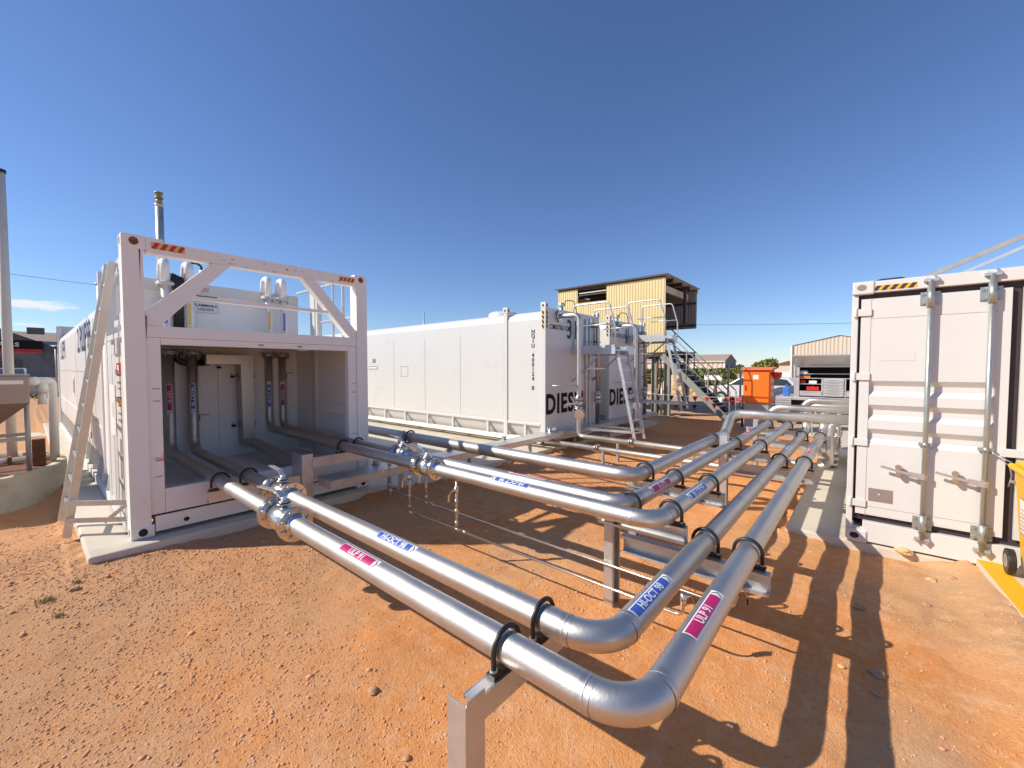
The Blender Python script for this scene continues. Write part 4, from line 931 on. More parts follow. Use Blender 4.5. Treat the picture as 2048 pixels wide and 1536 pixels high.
    mb.tube(path([(x0 + 1.15, y0 + .30, 3.22), (x0 + 1.2, y0 + .30, 3.36), (x0 + 1.40, y0 + .2, 3.36), (x0 + 1.45, y0 + .1, 2.9)], .06), .010, 8)
    for k_ in range(3):
        c_ = V((x0 + 1.32, y0 + .12, 2.98)); mb.tube([c_ + V((.11 * math.cos(a_ * .52), -.03 * k_, .085 * math.sin(a_ * .52))) for a_ in range(13)], .009, 6)
    mb.mat('ochre').cyl((x0 + .95, y0 + .3, 2.9), (x0 + .95, y0 + .3, 3.02), .02); mb.build('vent_and_hoses', None, D)
    # access platform and ladder
    a0, a1 = x0 + .99, x0 + 1.90; yo = y0 - 1.05; dz = deckz
    mb = MB().mat('galv').box(a0, a1, yo, y0 - .01, dz - .03, dz); mb.box(a0 - .005, a0, yo, y0 - .01, dz - .10, dz + .09).box(a1, a1 + .005, yo, y0 - .01, dz - .10, dz + .09); mb.box(a0 + .5, a1, yo - .005, yo, dz - .1, dz + .09)
    mb.bar((a0 + .02, y0 - .02, dz - .68), (a0 + .02, y0 - .72, dz - .08), .04, .03).bar((a1 - .02, y0 - .02, dz - .68), (a1 - .02, y0 - .72, dz - .08), .04, .03).bar((a0, y0 - .35, dz - .40), (a1, y0 - .35, dz - .40), .03, .03)
    pf = mb.build('access_platform', None, D)
    mb = MB().mat('galv')
    for xx in (a0, a1):
        mb.tube(path([(xx, y0 - .05, dz + .05), (xx, y0 - .05, dz + .98), (xx, yo + .15, dz + .98), (xx, yo, dz + .45), (xx, yo, dz + .05)], .09, 6), .017, 10); mb.tube([(xx, y0 - .30, dz + .52), (xx, yo + .02, dz + .52)], .015, 8)
    mb.build('handrail', None, pf)
    mb = MB().mat('galv'); lt = V((a0 + .08, yo - .01, dz - .03)); lb = V((a0 + .06, yo - .42, dz - 1.87)); dxl = V((.46, 0, 0))
    mb.bar(lt, lb, .03, .06, up=(0, 1, 0)).bar(lt + dxl, lb + dxl, .03, .06, up=(0, 1, 0))
    for k_ in range(7): t = .08 + k_ * .14; mb.bar(lt.lerp(lb, t), (lt + dxl).lerp(lb + dxl, t), .025, .025)
    mb.bar(lb + V((-.01, .06, .18)), lb + V((-.35, 1.3, .20)), .03, .05).bar(lb + dxl + V((0, .06, .18)), lb + dxl + V((-.2, 1.2, .20)), .03, .05)
    mb.build('ladder', None, pf)
    return D
diesel('nearer white diesel tank container, its whole plain sunlit side showing', 6.87, '31')
diesel('farther white diesel tank container, mostly hidden behind the first and its platform', 9.65, '1.', deckz=2.60, first=False)

# low diesel pipes on the ground
def low_pipe(x, y0, pts, r, label, vy, name='pipeline'):
    D = thing(name, label, 'pipeline', (x, y0, .3), 'stainless fuel pipelines on low steel supports')
    mb = MB().mat('steel').tube(path(pts, .14), r, 24); mb.build('pipe_run', None, D)
    for y_ in vy:
        mb = MB().mat('polish')
        for s_ in (-1, 1):
            mb.disc((x, y_ + .022 * s_, pts[0][2]), (0, 1, 0), r * 1.75, .016, 24)
        mb.mat('zinc')
        for a_ in range(4): mb.cyl((x + r * 1.4 * math.cos(a_ * 1.57 + .7), y_ - .05, pts[0][2] + r * 1.4 * math.sin(a_ * 1.57 + .7)), (x + r * 1.4 * math.cos(a_ * 1.57 + .7), y_ + .05, pts[0][2] + r * 1.4 * math.sin(a_ * 1.57 + .7)), .009, 6)
        mb.build('flange', None, D)
    mb = MB().mat('galvdark')
    for y_ in (3.6, 2.2): mb.box(x - .03, x + .03, y_ - .02, y_ + .02, -.1, pts[0][2] - r)
    mb.build('stand', None, D)
    return D
low_pipe(7.4, 4.4, [(7.4, 4.36, .40), (7.4, .34, .38), (7.4, .34, 1.06), (7.4, .10, 1.06)], .052, 'low stainless pipe from the nearer diesel tank ending in an upright bend at the container', (3.32,))
low_pipe(6.8, 4.85, [(6.8, 4.9, .33), (6.8, .90, .31), (7.1, .70, .31)], .045, 'lower thin stainless pipe lying just nearer than the low diesel pipe', (3.72,))
S = thing('pipe_manifold', 'flanged stainless stub at the foot of the nearer diesel tank', 'manifold', (6.86, 4.78, .3))
mb = MB().mat('steeldull').cyl((6.86, 4.78, .33), (6.86, 4.78, .50), .05, 16).tube([(6.8, 4.82, .35), (9.4, 4.60, .36)], .05, 16); mb.mat('polish').disc((6.86, 4.78, .52), DZ, .09, .025).disc((6.86, 4.78, .56), DZ, .09, .02); mb.build('stub', None, S)
mb = MB().mat('zinc')
for a_ in range(6): mb.cyl((6.86 + .075 * math.cos(a_ * 1.047), 4.78 + .075 * math.sin(a_ * 1.047), .46), (6.86 + .075 * math.cos(a_ * 1.047), 4.78 + .075 * math.sin(a_ * 1.047), .61), .009, 6)
mb.build('bolt', None, S)
# cable tie and hose on the high header
mb = MB().mat('galv').tube([V((7.0, .55, 1.2)), V((6.96, .53, 1.05)), V((6.95, .52, .9)), V((7.0, .45, .84)), V((7.2, .35, .82))], .010, 8); mb.tube([(7.0, .50, 1.2), (7.0, .30, 1.02)], .006, 6)
top(mb, 'loose_cable', 'galv', 'thin grey cable tied round the raised pipe next to the container', 'cable', (7.0, .5, .8))
# pump skid behind
S = thing('pump_skid', 'cluster of small stainless valves and boxes standing on the pad behind the pipes', 'valve skid', (9.6, .5, .07))
mb = MB().mat('steel')
for i in range(4): mb.cyl((9.3 + i * .25, .34, .3), (9.3 + i * .25, .34, .85 + .1 * (i % 2)), .035, 12)
for z_ in (.35, .55, .75): mb.cyl((9.1, .40, z_), (10.4, .40, z_), .03, 12)
mb.build('pipework', None, S)
mb = MB().mat('alum')
for z_ in (.12, .22, .32): mb.box(9.0, 10.5, .30, .60, z_, z_ + .04)
mb.build('skid_frame', None, S, .004)
mb = MB().mat('polish')
for i in range(4): mb.disc((9.3 + i * .25, .34, .6), DZ, .07, .03, 18); mb.disc((9.3 + i * .25, .34, .9), DZ, .06, .03, 18)
mb.build('flange', None, S)

# ------------------------------------------------------------------ right container with doors
Cn = thing('shipping_container', 'white shipping container with galvanised lock rods on its sunlit doors', 'container', (6.8, -1.12, .065))
xf = 5.34; yl, yr = .105, -2.33; z0, z1 = .068, 2.65
mb = MB().mat('white')
mb.box(xf + .03, xf + .10, .055, yl, .19, 2.52).box(xf + .03, xf + .10, yr, yr + .05, .19, 2.52)
mb.box(xf + .012, xf + .12, yl - .13, yr + .13, 2.535, 2.645); mb.box(xf + .015, xf + .13, yl - .13, yr + .13, .085, .285)
mb.build('door_frame', None, Cn, .006)
for ya, za in ((yl, z0), (yl, 2.525), (yr + .165, z0), (yr + .165, 2.525)):
    mb = MB().mat('white').box(xf, xf + .15, ya - .165 + (0), ya, za, za + .125); 
    oval(mb, (xf, ya - .07, za + .065), V((0, -1, 0)), DZ, .075, .06, 'dark' if za < 1 else 'greyv'); mb.build('corner_casting', None, Cn, .012)
mb = MB().mat('white').box(xf + .12, xf + 6.0, yl - .035, yl - .03, .2, 2.55).box(xf + .12, xf + 6.0, yr, yr + .03, .2, 2.55).box(xf + .1, xf + 6.0, yr, yl - .03, 2.60, 2.635).box(xf + .1, 11.3, yr, yl - .03, .12, .20)
mb.box(xf + .12, xf + 6.0, yl - .06, yl - .005, .08, .24).box(xf + .12, xf + 6.0, yl - .06, yl - .005, 2.52, 2.64); mb.box(xf + 5.95, xf + 6.0, yr, yl - .04, .2, 2.6)
mb.build('box_body', None, Cn, .004)
mb = MB().mat('gasket').box(xf + .076, xf + .115, .055, yr + .05, .285, 2.535); mb.build('gasket', None, Cn)
def door(ya, yb, name='door'):
    """door leaf between ya (left) and yb (right), ribs pressed across the middle"""
    prof = [(0, .362), (0, 1.06)]
    for k_ in range(3):
        zc = 1.06 + k_ * .235; prof += [(0, zc), (.036, zc + .05), (.036, zc + .10), (0, zc + .15)]
    prof += [(0, 2.468)]; prof = [(d, z_) for d, z_ in prof]
    xo = xf + .035; m_ = .075
    mb = MB().mat('white').box(xo, xo + .03, ya, ya - m_, .35, 2.48).box(xo, xo + .03, yb + m_, yb, .35, 2.48)
    mb.add([(xo + d, ya - m_, z_) for d, z_ in prof] + [(xo + d, yb + m_, z_) for d, z_ in prof], [(i_, i_ + 1, i_ + 1 + len(prof), i_ + len(prof)) for i_ in range(len(prof) - 1)])
    mb.box(xo + .002, xo + .03, ya - m_, yb + m_, .35, .365).box(xo + .002, xo + .03, ya - m_, yb + m_, 2.465, 2.48)
    mb.mat('greyv').box(xo - .0012, xo - .0002, ya - m_ + .002, yb + m_, 2.285, 2.288).box(xo - .0012, xo - .0002, ya - m_ + .002, yb + m_, .435, .438).box(xo - .0012, xo - .0002, ya - m_, ya - m_ - .003, .33, 2.485)
    return mb.build(name, None, Cn, .0)
d1 = door(.035, -.935); d2 = door(-.995, -2.25)
def lock_rod(d, y_, hy):
    xr = xf - .012
    mb = MB().mat('zinc').cyl((xr, y_, .21), (xr, y_, 2.60), .0195, 16); r_ = mb.build('lock_rod', None, d)
    mb = MB().mat('zinc')
    for zc in (.36, 2.44):
        mb.cyl((xr, y_, zc - .085), (xr, y_, zc + .085), .026, 16); mb.box(xf + .028, xf + .034, y_ - .065, y_ + .065, zc - .06, zc + .06); mb.box(xr, xf + .03, y_ - .028, y_ + .028, zc - .05, zc + .05)
        for a_ in (-1, 1):
            for b_ in (-1, 1): mb.disc((xf + .024, y_ + a_ * .05, zc + b_ * .04), (1, 0, 0), .012, .012, 10)
    for zc in (1.10,): mb.cyl((xr, y_, zc - .02), (xr, y_, zc + .02), .024, 12); mb.box(xr, xf + .03, y_ - .045, y_ + .045, zc - .014, zc + .014)
    mb.build('rod_bracket', None, r_)
    mb = MB().mat('galv')
    for zc, s_ in ((.22, -1), (2.60, 1)):
        mb.box(xr - .012, xr + .02, y_ - .05, y_ + .05, zc - .012, zc + .012); mb.bar((xr, y_ - .05, zc), (xr - .005, y_ - .02, zc + s_ * .04), .016, .014).bar((xr, y_ + .05, zc), (xr - .005, y_ + .03, zc + s_ * .03), .016, .014); mb.box(xf + .005, xf + .012, y_ - .055, y_ - .02, zc - .02, zc + .02)
    mb.build('cam', None, r_)
    mb = MB().mat('galv').bar((xr - .022, y_, .80), (xr - .02, y_ + .10, .815), .008, .05).bar((xr - .024, y_ + .10, .815), (xr - .026, y_ + .30, .862), .012, .022)
    mb.mat('polish').disc((xr - .01, y_ + .175, .868), (1, 0, 0), .024, .03, 14).disc((xr - .01, y_ + .175, .80), (1, 0, 0), .020, .022, 12); mb.box(xr, xf + .03, y_ + .16, y_ + .19, .79, .875); mb.box(xr - .02, xr + .02, y_ - .02, y_ + .02, .775, .83)
    mb.build('handle', None, r_)
lock_rod(d1, -.445, 0); lock_rod(d1, -.815, 0); lock_rod(d2, -1.25, 0); lock_rod(d2, -1.75, 0)
mb = MB().mat('white')
for zc in (.46, 1.07, 1.72, 2.35): mb.box(xf + .018, xf + .03, .095, -.045, zc - .035, zc + .035); mb.cyl((xf + .022, .075, zc - .045), (xf + .022, .075, zc + .045), .016, 10)
mb.build('hinge', None, d1, .003)
mb = MB().mat('white').box(xf + .016, xf + .035, -.90, -1.06, 1.05, 1.12); mb.build('door_strap', None, d2, .003)
mb = MB(); plate(mb, (xf + .032, -.15, .56), SY, DZ, .175, .125, 'greyv'); mb.mat('paper').disc((xf + .028, -.14, .57), (1, 0, 0), .007, .003, 10); mb.build('id_plate', None, d1)
mb = MB(); flat_text(mb, '- - - - - -', (xf + .034, -.28, 1.90), SY, DZ, .02, 'white'); 
mb2 = MB(); plate(mb2, (xf + .034, -.23, 1.92), SY, DZ, .26, .09, 'white', .001, .0006); mb2.build('faded_sticker', None, d1)
stripes(Cn, (xf + .012, -.20, 2.575), SY, DZ, .31, .045, 'yelpaint', 'gasket', 5)
mb = MB().mat('navy').tube(path([(5.55, -.02, 2.63), (5.55, -.10, 2.68), (5.55, -.26, 2.68), (5.55, -.34, 2.63)], .05), .012, 8); mb.build('roof_hose', None, Cn)
mb = MB().mat('galv').tube([V((xf + .0, -.83, 1.10)), V((xf - .01, -.88, 1.06)), V((xf - .02, -.95, .98)), V((xf - .01, -.965, .90)), V((xf + .02, -.955, .80))], .005, 6).tube([V((xf, -.83, 1.09)), V((xf - .02, -.95, 1.02)), V((xf - .02, -1.05, .93))], .005, 6); mb.build('seal_wire', None, d1)
# stays rising from the roof
for (p, q, lab) in (((6.5, -.13, 2.64), (6.5, -3.2, 4.05), 'grey galvanised stay rising off the container roof, farther of the two'), ((6.5, -.42, 2.64), (6.5, -3.2, 4.0), 'bright flat stay rising off the container roof, lower of the two')):
    mb = MB().bar(p, q, .05, .045 if 'grey' in lab else .028); top(mb, 'roof_stay', 'galvdark' if 'grey' in lab else 'alum', lab, 'stay bar', p)
mb = MB().cyl((6.5, -3.25, 2.64), (6.5, -3.25, 4.3), .05); top(mb, 'roof_mast', 'galv', 'galvanised mast on the container roof carrying the two stays', 'mast', (6.5, -3.25, 2.64))

# yellow wheelie bin
B_ = thing('wheelie_bin', 'yellow wheelie bin with a printed label beside the white container doors', 'bin', (5.0, -1.15, .12))
mb = MB().mat('yellow')
def taper(mb, x0, x1, y0, y1, z0, x2, x3, y2, y3, z1):
    mb.add([(x0,y0,z0),(x1,y0,z0),(x1,y1,z0),(x0,y1,z0),(x2,y2,z1),(x3,y2,z1),(x3,y3,z1),(x2,y3,z1)], [(0,3,2,1),(4,5,6,7),(0,1,5,4),(1,2,6,5),(2,3,7,6),(3,0,4,7)])
taper(mb, 4.82, 5.18, -1.28, -.96, .16, 4.74, 5.24, -1.34, -.915, .96); mb.build('body', None, B_, .015)
mb = MB().mat('yellow').box(4.71, 5.28, -1.37, -.885, .965, 1.0); mb.box(4.76, 5.26, -1.33, -.92, 1.0, 1.035); mb.cyl((5.27, -1.36, .985), (5.27, -.885, .985), .02, 10); mb.build('lid', None, B_, .012)
w_ = MB().mat('rubber').cyl((5.14, -.915, .225), (5.14, -.87, .225), .10, 28); w_.mat('greyv').cyl((5.14, -.872, .225), (5.14, -.866, .225), .055, 20); w_.build('wheel', None, B_, .01)
w_ = MB().mat('rubber').cyl((5.14, -1.37, .225), (5.14, -1.30, .225), .10, 28); w_.build('wheel', None, B_, .01)
mb = MB(); n_ = V((-1, 0, -.08)).normalized(); plate(mb, (4.768, -1.06, .66), SY, V((-.09, 0, 1)), .20, .30, 'greyv', .003); plate(mb, (4.768, -1.06, .66), SY, V((-.09, 0, 1)), .18, .28, 'paper', .005)
for i in range(7): plate(mb, (4.768 - .0045 * 0, -1.04, .75 - i * .032), SY, V((-.09, 0, 1)), .10, .006, 'greyv', .0075)
plate(mb, (4.768, -1.12, .70), SY, V((-.09, 0, 1)), .04, .06, 'magenta', .0078)
mb.build('bin_label', None, B_)
mb = MB(); cc = V((5.0, -.9345, .62)); plate(mb, cc, V((1, 0, 0)) * -1, V((0, .05, 1)), .22, .30, 'greyv', .004); plate(mb, cc, V((-1, 0, 0)), V((0, .05, 1)), .20, .28, 'paper', .006)
for i in range(8): plate(mb, cc + V((0, .002, .09 - i * .03)), V((-1, 0, 0)), V((0, .05, 1)), .15, .006, 'greyv' if i % 3 else 'magenta', .008)
mb.build('bin_label', None, B_)

B_.location = (5.0, -1.198, .13)
# ------------------------------------------------------------------ corrugated sheet helper
def corrugated(mb, axis, c, a0, a1, z0, z1, k, pitch=.105, d=.012, out=-1):
    """wall in plane axis=c, running a0..a1, z from z0 to z1 (numbers or functions)"""
    mb.mat(k); vs = []; t = a0; i_ = 0
    f0 = z0 if callable(z0) else (lambda a: z0); f1 = z1 if callable(z1) else (lambda a: z1)
    pat = (0, 0, 1, 1); stp = (.36, .14, .36, .14)
    while t <= a1 + 1e-6:
        o_ = c + out * d * pat[i_ % 4]
        for zf in (f0, f1): vs.append((o_, t, zf(t)) if axis == 'X' else (t, o_, zf(t)))
        if t >= a1: break
        t = min(a1, t + pitch * stp[i_ % 4]); i_ += 1
    n_ = len(vs) // 2; mb.add(vs, [(2*j, 2*j+1, 2*j+3, 2*j+2) for j in range(n_ - 1)])

# ------------------------------------------------------------------ yellow elevated cabin on legs with stair
SX0, SX1, SYA, SYB = 14.5, 18.0, 5.32, 9.8
E_ = thing('elevated_cabin', 'yellow corrugated loading cabin raised on steel legs behind the diesel tanks', 'cabin', (16.2, 7.5, .1))
mb = MB(); corrugated(mb, 'X', SX0, SYA, 7.58, 2.37, 4.98, 'yelcorr'); corrugated(mb, 'X', SX0, 7.58, 8.86, 2.37, 4.42, 'yelcorr'); corrugated(mb, 'X', SX0, 8.86, SYB, 2.37, 4.98, 'yelcorr')
mb.build('front_wall', None, E_)
mb = MB(); corrugated(mb, 'X', SX1, SYA, SYB, 3.45, 5.0, 'greycorr', out=-1); corrugated(mb, 'Y', SYB, SX0, SX1, 2.4, 4.98, 'yelcorr', out=1); corrugated(mb, 'X', SX1 + .03, SYA, SYB, 3.45, 5.0, 'yelcorr', out=1)
mb.build('rear_wall', None, E_)
mb = MB().mat('brownsteel').box(SX0 - .14, SX1 + .12, SYA - .10, SYB + .1, 5.06, 5.075); mb.mat('shedcream').box(SX0 - .12, SX1 + .1, SYA - .08, SYB + .08, 5.045, 5.058); 
for i in range(4): mb.mat('brownsteel').box(SX0 + .7 + i * .95, SX0 + .78 + i * .95, SYA, SYB, 4.90, 5.04)
mb.box(SX0 + .02, SX0 + .07, SYA, SYB, 4.96, 5.04)
mb.build('roof', None, E_)
mb = MB().mat('brownsteel').box(SX1 - .08, SX1 - .02, SYA, SYB, 4.45, 4.52).box(SX1 - .08, SX1 - .02, SYA, SYB, 3.55, 3.62).box(SX1 - 1.2, SX1 - 1.1, SYA + .05, SYA + .15, 3.5, 4.9).box(SX0 + .03, SX0 + .1, SYA + .02, SYA + .1, 2.4, 4.98)
mb.box(SX0 + .04, SX0 + .1, 7.5, 8.95, 4.70, 4.76); mb.mat('shedcream').box(SX0 + .1, SX1 - .1, SYA + .3, SYA + .38, 4.62, 4.86); mb.mat('paper').box(SX0 + .05, SX0 + .08, 7.60, 8.84, 4.80, 4.83)
mb.build('wall_framing', None, E_)
mb = MB().mat('brownsteel').box(SX0 + .02, SX1 - .02, SYA + .02, SYB - .05, 2.40, 2.46).box(SX0 + .02, SX0 + .12, SYA, SYB, 2.22, 2.38).box(SX1 - .15, SX1 - .05, SYA, SYB, 2.22, 2.38); mb.box(SX0 + 1.2, SX0 + 1.3, SYA, SYB, 2.22, 2.38)
mb.build('floor', None, E_)
for x, y, r_ in ((14.75, 5.75, 0), (14.75, 5.30, 1), (17.7, 5.6, 1), (14.75, 9.4, 0), (17.7, 9.4, 0)):
    mb = MB().mat('greensteel').box(x - .08, x + .08, y - .10, y - .092, .12, 2.22).box(x - .08, x + .08, y + .092, y + .10, .12, 2.22).box(x - .005, x + .005, y - .092, y + .092, .12, 2.22).box(x - .14, x + .14, y - .15, y + .15, .10, .125); mb.build('leg', None, E_)
mb = MB().mat('rubber').tube([(14.7, 5.55, 2.2), (14.72, 5.50, 1.6), (14.75, 5.58, 1.0), (14.72, 5.62, .15)], .03, 8).tube([(14.7, 5.62, 2.2), (14.7, 5.66, 1.2), (14.7, 5.50, .15)], .02, 8); mb.mat('rust').cyl((14.72, 5.68, .2), (14.72, 5.68, 2.2), .025); mb.build('hose', None, E_)
mb = MB().mat('zinc').box(14.60, 14.68, 5.60, 5.72, .9, 1.1).cyl((14.62, 5.45, .15), (14.62, 5.45, 1.3), .03); mb.build('valve_box', None, E_)
# stair
G_ = thing('staircase', 'grey steel stair with dark treads and pipe handrails descending from the yellow cabin', 'staircase', (14.9, 3.2, 0))
sa, sb = V((14.52, 5.42, 2.26)), V((14.52, 3.10, -.06)); sw = V((.85, 0, 0))
for o_ in (V((0, 0, 0)), sw): MB().mat('greensteel').bar(sa + o_, sb + o_, .03, .21, up=(0, 0, 1)).build('stringer', None, G_)
for i in range(11):
    t = (i + .6) / 11.5; p = sa.lerp(sb, t); mb = MB().mat('dark').box(p.x + .02, p.x + .83, p.y - .11, p.y + .13, p.z + .02, p.z + .045).box(p.x + .02, p.x + .83, p.y - .105, p.y - .10, p.z - .16, p.z + .02); mb.mat('galvdark').box(p.x + .02, p.x + .83, p.y - .135, p.y - .11, p.z + .01, p.z + .05); mb.build('tread', None, G_)
for o_ in (V((0, 0, 0)), sw):
    mb = MB().mat('greensteel'); h_ = V((0, 0, .98)); m_ = V((0, 0, .52))
    mb.tube([sa + o_ + h_, sb + o_ + h_ + V((0, .15, .15))], .02, 8).tube([sa + o_ + m_, sb + o_ + m_ + V((0, .15, .15))], .016, 8)
    for t in (.06, .36, .66, .94): p = sa.lerp(sb, t) + o_; mb.tube([p, p + h_], .02, 8)
    mb.build('handrail', None, G_)

# ------------------------------------------------------------------ orange cabinet
O_ = thing('electrical_cabinet', 'bright orange electrical cabinet on a stainless plinth at the end of the pipes', 'cabinet', (13.5, 2.28, .1))
mb = MB().mat('orange').box(13.2, 13.87, 1.95, 2.60, .84, 1.75); mb.add([(13.12, 2.66, 1.752), (13.12, 1.89, 1.752), (13.95, 1.89, 1.81), (13.95, 2.66, 1.81), (13.12, 2.66, 1.79), (13.12, 1.89, 1.79), (13.95, 1.89, 1.848), (13.95, 2.66, 1.848)], [(0,3,2,1),(4,5,6,7),(0,1,5,4),(1,2,6,5),(2,3,7,6),(3,0,4,7)]); mb.build('housing', None, O_, .008)
mb = MB().mat('orange').box(13.175, 13.199, 1.97, 2.59, .86, 1.72); d_ = mb.build('door', None, O_, .006)
MB().mat('redv').box(13.155, 13.175, 2.52, 2.55, 1.18, 1.32).build('handle', None, d_, .004)
mb = MB(); plate(mb, (13.175, 2.29, 1.56), SY, DZ, .13, .12, 'paper'); mb.build('cabinet_label', None, d_)
MB().mat('galvdark').box(13.25, 13.85, 1.98, 2.57, .0, .838).build('plinth', None, O_, .004)
mb = MB().mat('paper').box(13.35, 13.6, 1.930, 1.949, 1.42, 1.60).box(13.35, 13.6, 1.930, 1.949, 1.20, 1.32).box(13.35, 13.6, 1.93, 1.949, 1.06, 1.14); mb.build('switch_box', None, O_)
mb = MB().mat('red').lathe([(0, 0), (.05, 0), (.11, .05), (.13, .17), (.11, .20), (0, .2)], (13.5, 1.84, 1.50), 20); mb.build('siren', None, O_)

# ------------------------------------------------------------------ service truck
U_ = thing('service_truck', 'tray truck with its aluminium tool canopy open, showing drawers and shelves', 'truck', (16.6, .6, 0))
mb = MB().mat('alum').box(15.95, 17.7, -1.5, 2.19, .80, .90); mb.box(15.93, 15.95, 1.76, 2.19, .58, .86)
for z_ in (.60, .68, .76): mb.mat('galv').box(15.922, 15.932, 1.76, 2.19, z_, z_ + .05)
mb.mat('alum').box(15.9, 15.93, -1.5, 1.72, .80, .88); mb.mat('dark').box(16.1, 17.6, -1.5, 1.72, .38, .80); mb.build('tray', None, U_, .006)
mb = MB().mat('alum').box(16.0, 17.6, 1.66, 1.70, .90, 1.86).box(16.0, 17.6, -1.5, -1.46, .90, 1.86).box(16.0, 17.6, -1.5, 1.70, 1.84, 1.88); mb.mat('dark').box(16.6, 16.62, -1.46, 1.66, .90, 1.84); mb.mat('alum').box(15.98, 16.02, 1.56, 1.70, .90, 1.86)
mb.build('canopy', None, U_, .004)
mb = MB().mat('alum').add([(16.0, 1.70, 1.87), (16.0, -1.5, 1.87), (15.45, -1.5, 2.19), (15.45, 1.70, 2.19), (16.0, 1.70, 1.90), (16.0, -1.5, 1.90), (15.45, -1.5, 2.22), (15.45, 1.70, 2.22)], [(0,3,2,1),(4,5,6,7),(0,1,5,4),(1,2,6,5),(2,3,7,6),(3,0,4,7)])
mb.mat('galv').cyl((15.5, 1.60, 2.17), (16.0, 1.66, 1.5), .015, 8); mb.build('canopy_door', None, U_)
mb = MB().mat('alum')
for z_ in (1.62, 1.48): mb.box(16.05, 16.58, -1.4, 1.62, z_, z_ + .022)
mb.box(16.05, 16.58, .98, 1.62, 1.30, 1.32).box(16.03, 16.06, .96, 1.0, .92, 1.48).box(16.03, 16.06, .40, .44, .92, 1.48).box(16.03, 16.5, .42, .98, 1.46, 1.48).box(16.03, 16.5, -1.4, .42, 1.10, 1.12)
mb.build('shelf', None, U_)
for i, (ya, yb, za, zb) in enumerate([(.99, 1.60, .94, 1.09)] + [(.45, .95, .94 + k_ * .088, 1.02 + k_ * .088) for k_ in range(6)] + [(-.3, .39, .94, 1.09)]):
    mb = MB().mat('alum').box(16.0, 16.5, ya, yb, za, zb); mb.mat('galvdark').box(15.99, 16.0, ya + .12, yb - .12, zb - .03, zb - .015); mb.build('drawer', None, U_, .004)
rr = random.Random(3)
def shelf_item(x, y, z, sx, sy, sz, k, lab, cat, nm):
    mb = MB().mat(k).box(x - sx, x + sx, y - sy, y + sy, z, z + sz).cyl((x - sx * .8, y, z + sz), (x + sx * .4, y, z + sz * 1.3), sz * .18, 8)
    top(mb, nm, k, lab, cat, (x, y, z), bevel=.01)
shelf_item(16.2, 1.22, 1.11, .12, .16, .12, 'red', 'red tool case lying on the lower left canopy shelf', 'tool case', 'tool_case')
shelf_item(16.2, 1.50, 1.325, .08, .08, .10, 'red', 'small red tool at the left end of the middle canopy shelf', 'tool', 'power_tool')
shelf_item(16.2, 1.22, 1.325, .10, .10, .09, 'paper', 'pale tin beside the small red tool on the canopy shelf', 'tin', 'paint_tin')
shelf_item(16.2, 1.45, 1.505, .10, .16, .07, 'orange', 'orange and red bundle on the second canopy shelf', 'bundle', 'strap_bundle')
shelf_item(16.2, 1.48, 1.645, .10, .12, .08, 'paper', 'white roll at the left of the top canopy shelf', 'roll', 'paper_roll')
shelf_item(16.3, .15, 1.125, .12, .12, .28, 'hopper', 'grey machine standing at the right of the canopy drawers', 'compressor', 'compressor')
J_ = thing('jerrycan', 'blue plastic jerrycan standing on the truck tray behind the orange cabinet', 'jerrycan', (16.3, 1.93, .90))
mb = MB().mat('blueplast').box(16.1, 16.4, 1.84, 2.02, .902, 1.20); mb.build('can_body', None, J_, .03)
mb = MB().mat('blueplast').tube(path([(16.14, 1.93, 1.19), (16.14, 1.93, 1.27), (16.32, 1.93, 1.27), (16.32, 1.93, 1.19)], .03), .014, 8).cyl((16.38, 1.93, 1.19), (16.38, 1.93, 1.25), .03); mb.build('handle', None, J_)
for y_ in (-.9, 2.0):
    w_ = MB().mat('rubber').cyl((16.05, y_, .38), (16.30, y_, .38), .36, 28); w = w_.build('wheel', None, U_, .02)
    MB().mat('alum').cyl((16.03, y_, .38), (16.06, y_, .38), .20, 20).build('rim', None, w)
mb = MB().mat('carwhite').prism([(2.2, .55), (2.2, 1.25), (2.6, 1.75), (3.6, 1.78)] + [(3.9, 1.2), (4.6, 1.05), (4.6, .55)], 'X', 19.2, 20.8)
# second white vehicle stands behind the truck
W_ = thing('white_van', 'white vehicle parked beyond the tray truck, seen past the orange cabinet', 'van', (19.9, 1.6, 0))
mb = MB().mat('carwhite').prism([(.2, .45), (.2, 1.55), (1.4, 1.60), (2.1, 1.12), (2.75, 1.0), (2.8, .45)], 'X', 19.0, 20.7); mb.build('body', None, W_, .05)
mb = MB().mat('glass').prism([(1.0, 1.10), (1.0, 1.50), (1.36, 1.52), (1.92, 1.12)], 'X', 18.985, 20.715); mb.build('window', None, W_)
for y_ in (.8, 2.2): w_ = MB().mat('rubber').cyl((18.95, y_, .36), (19.2, y_, .36), .34, 24); w_.build('wheel', None, W_, .02)

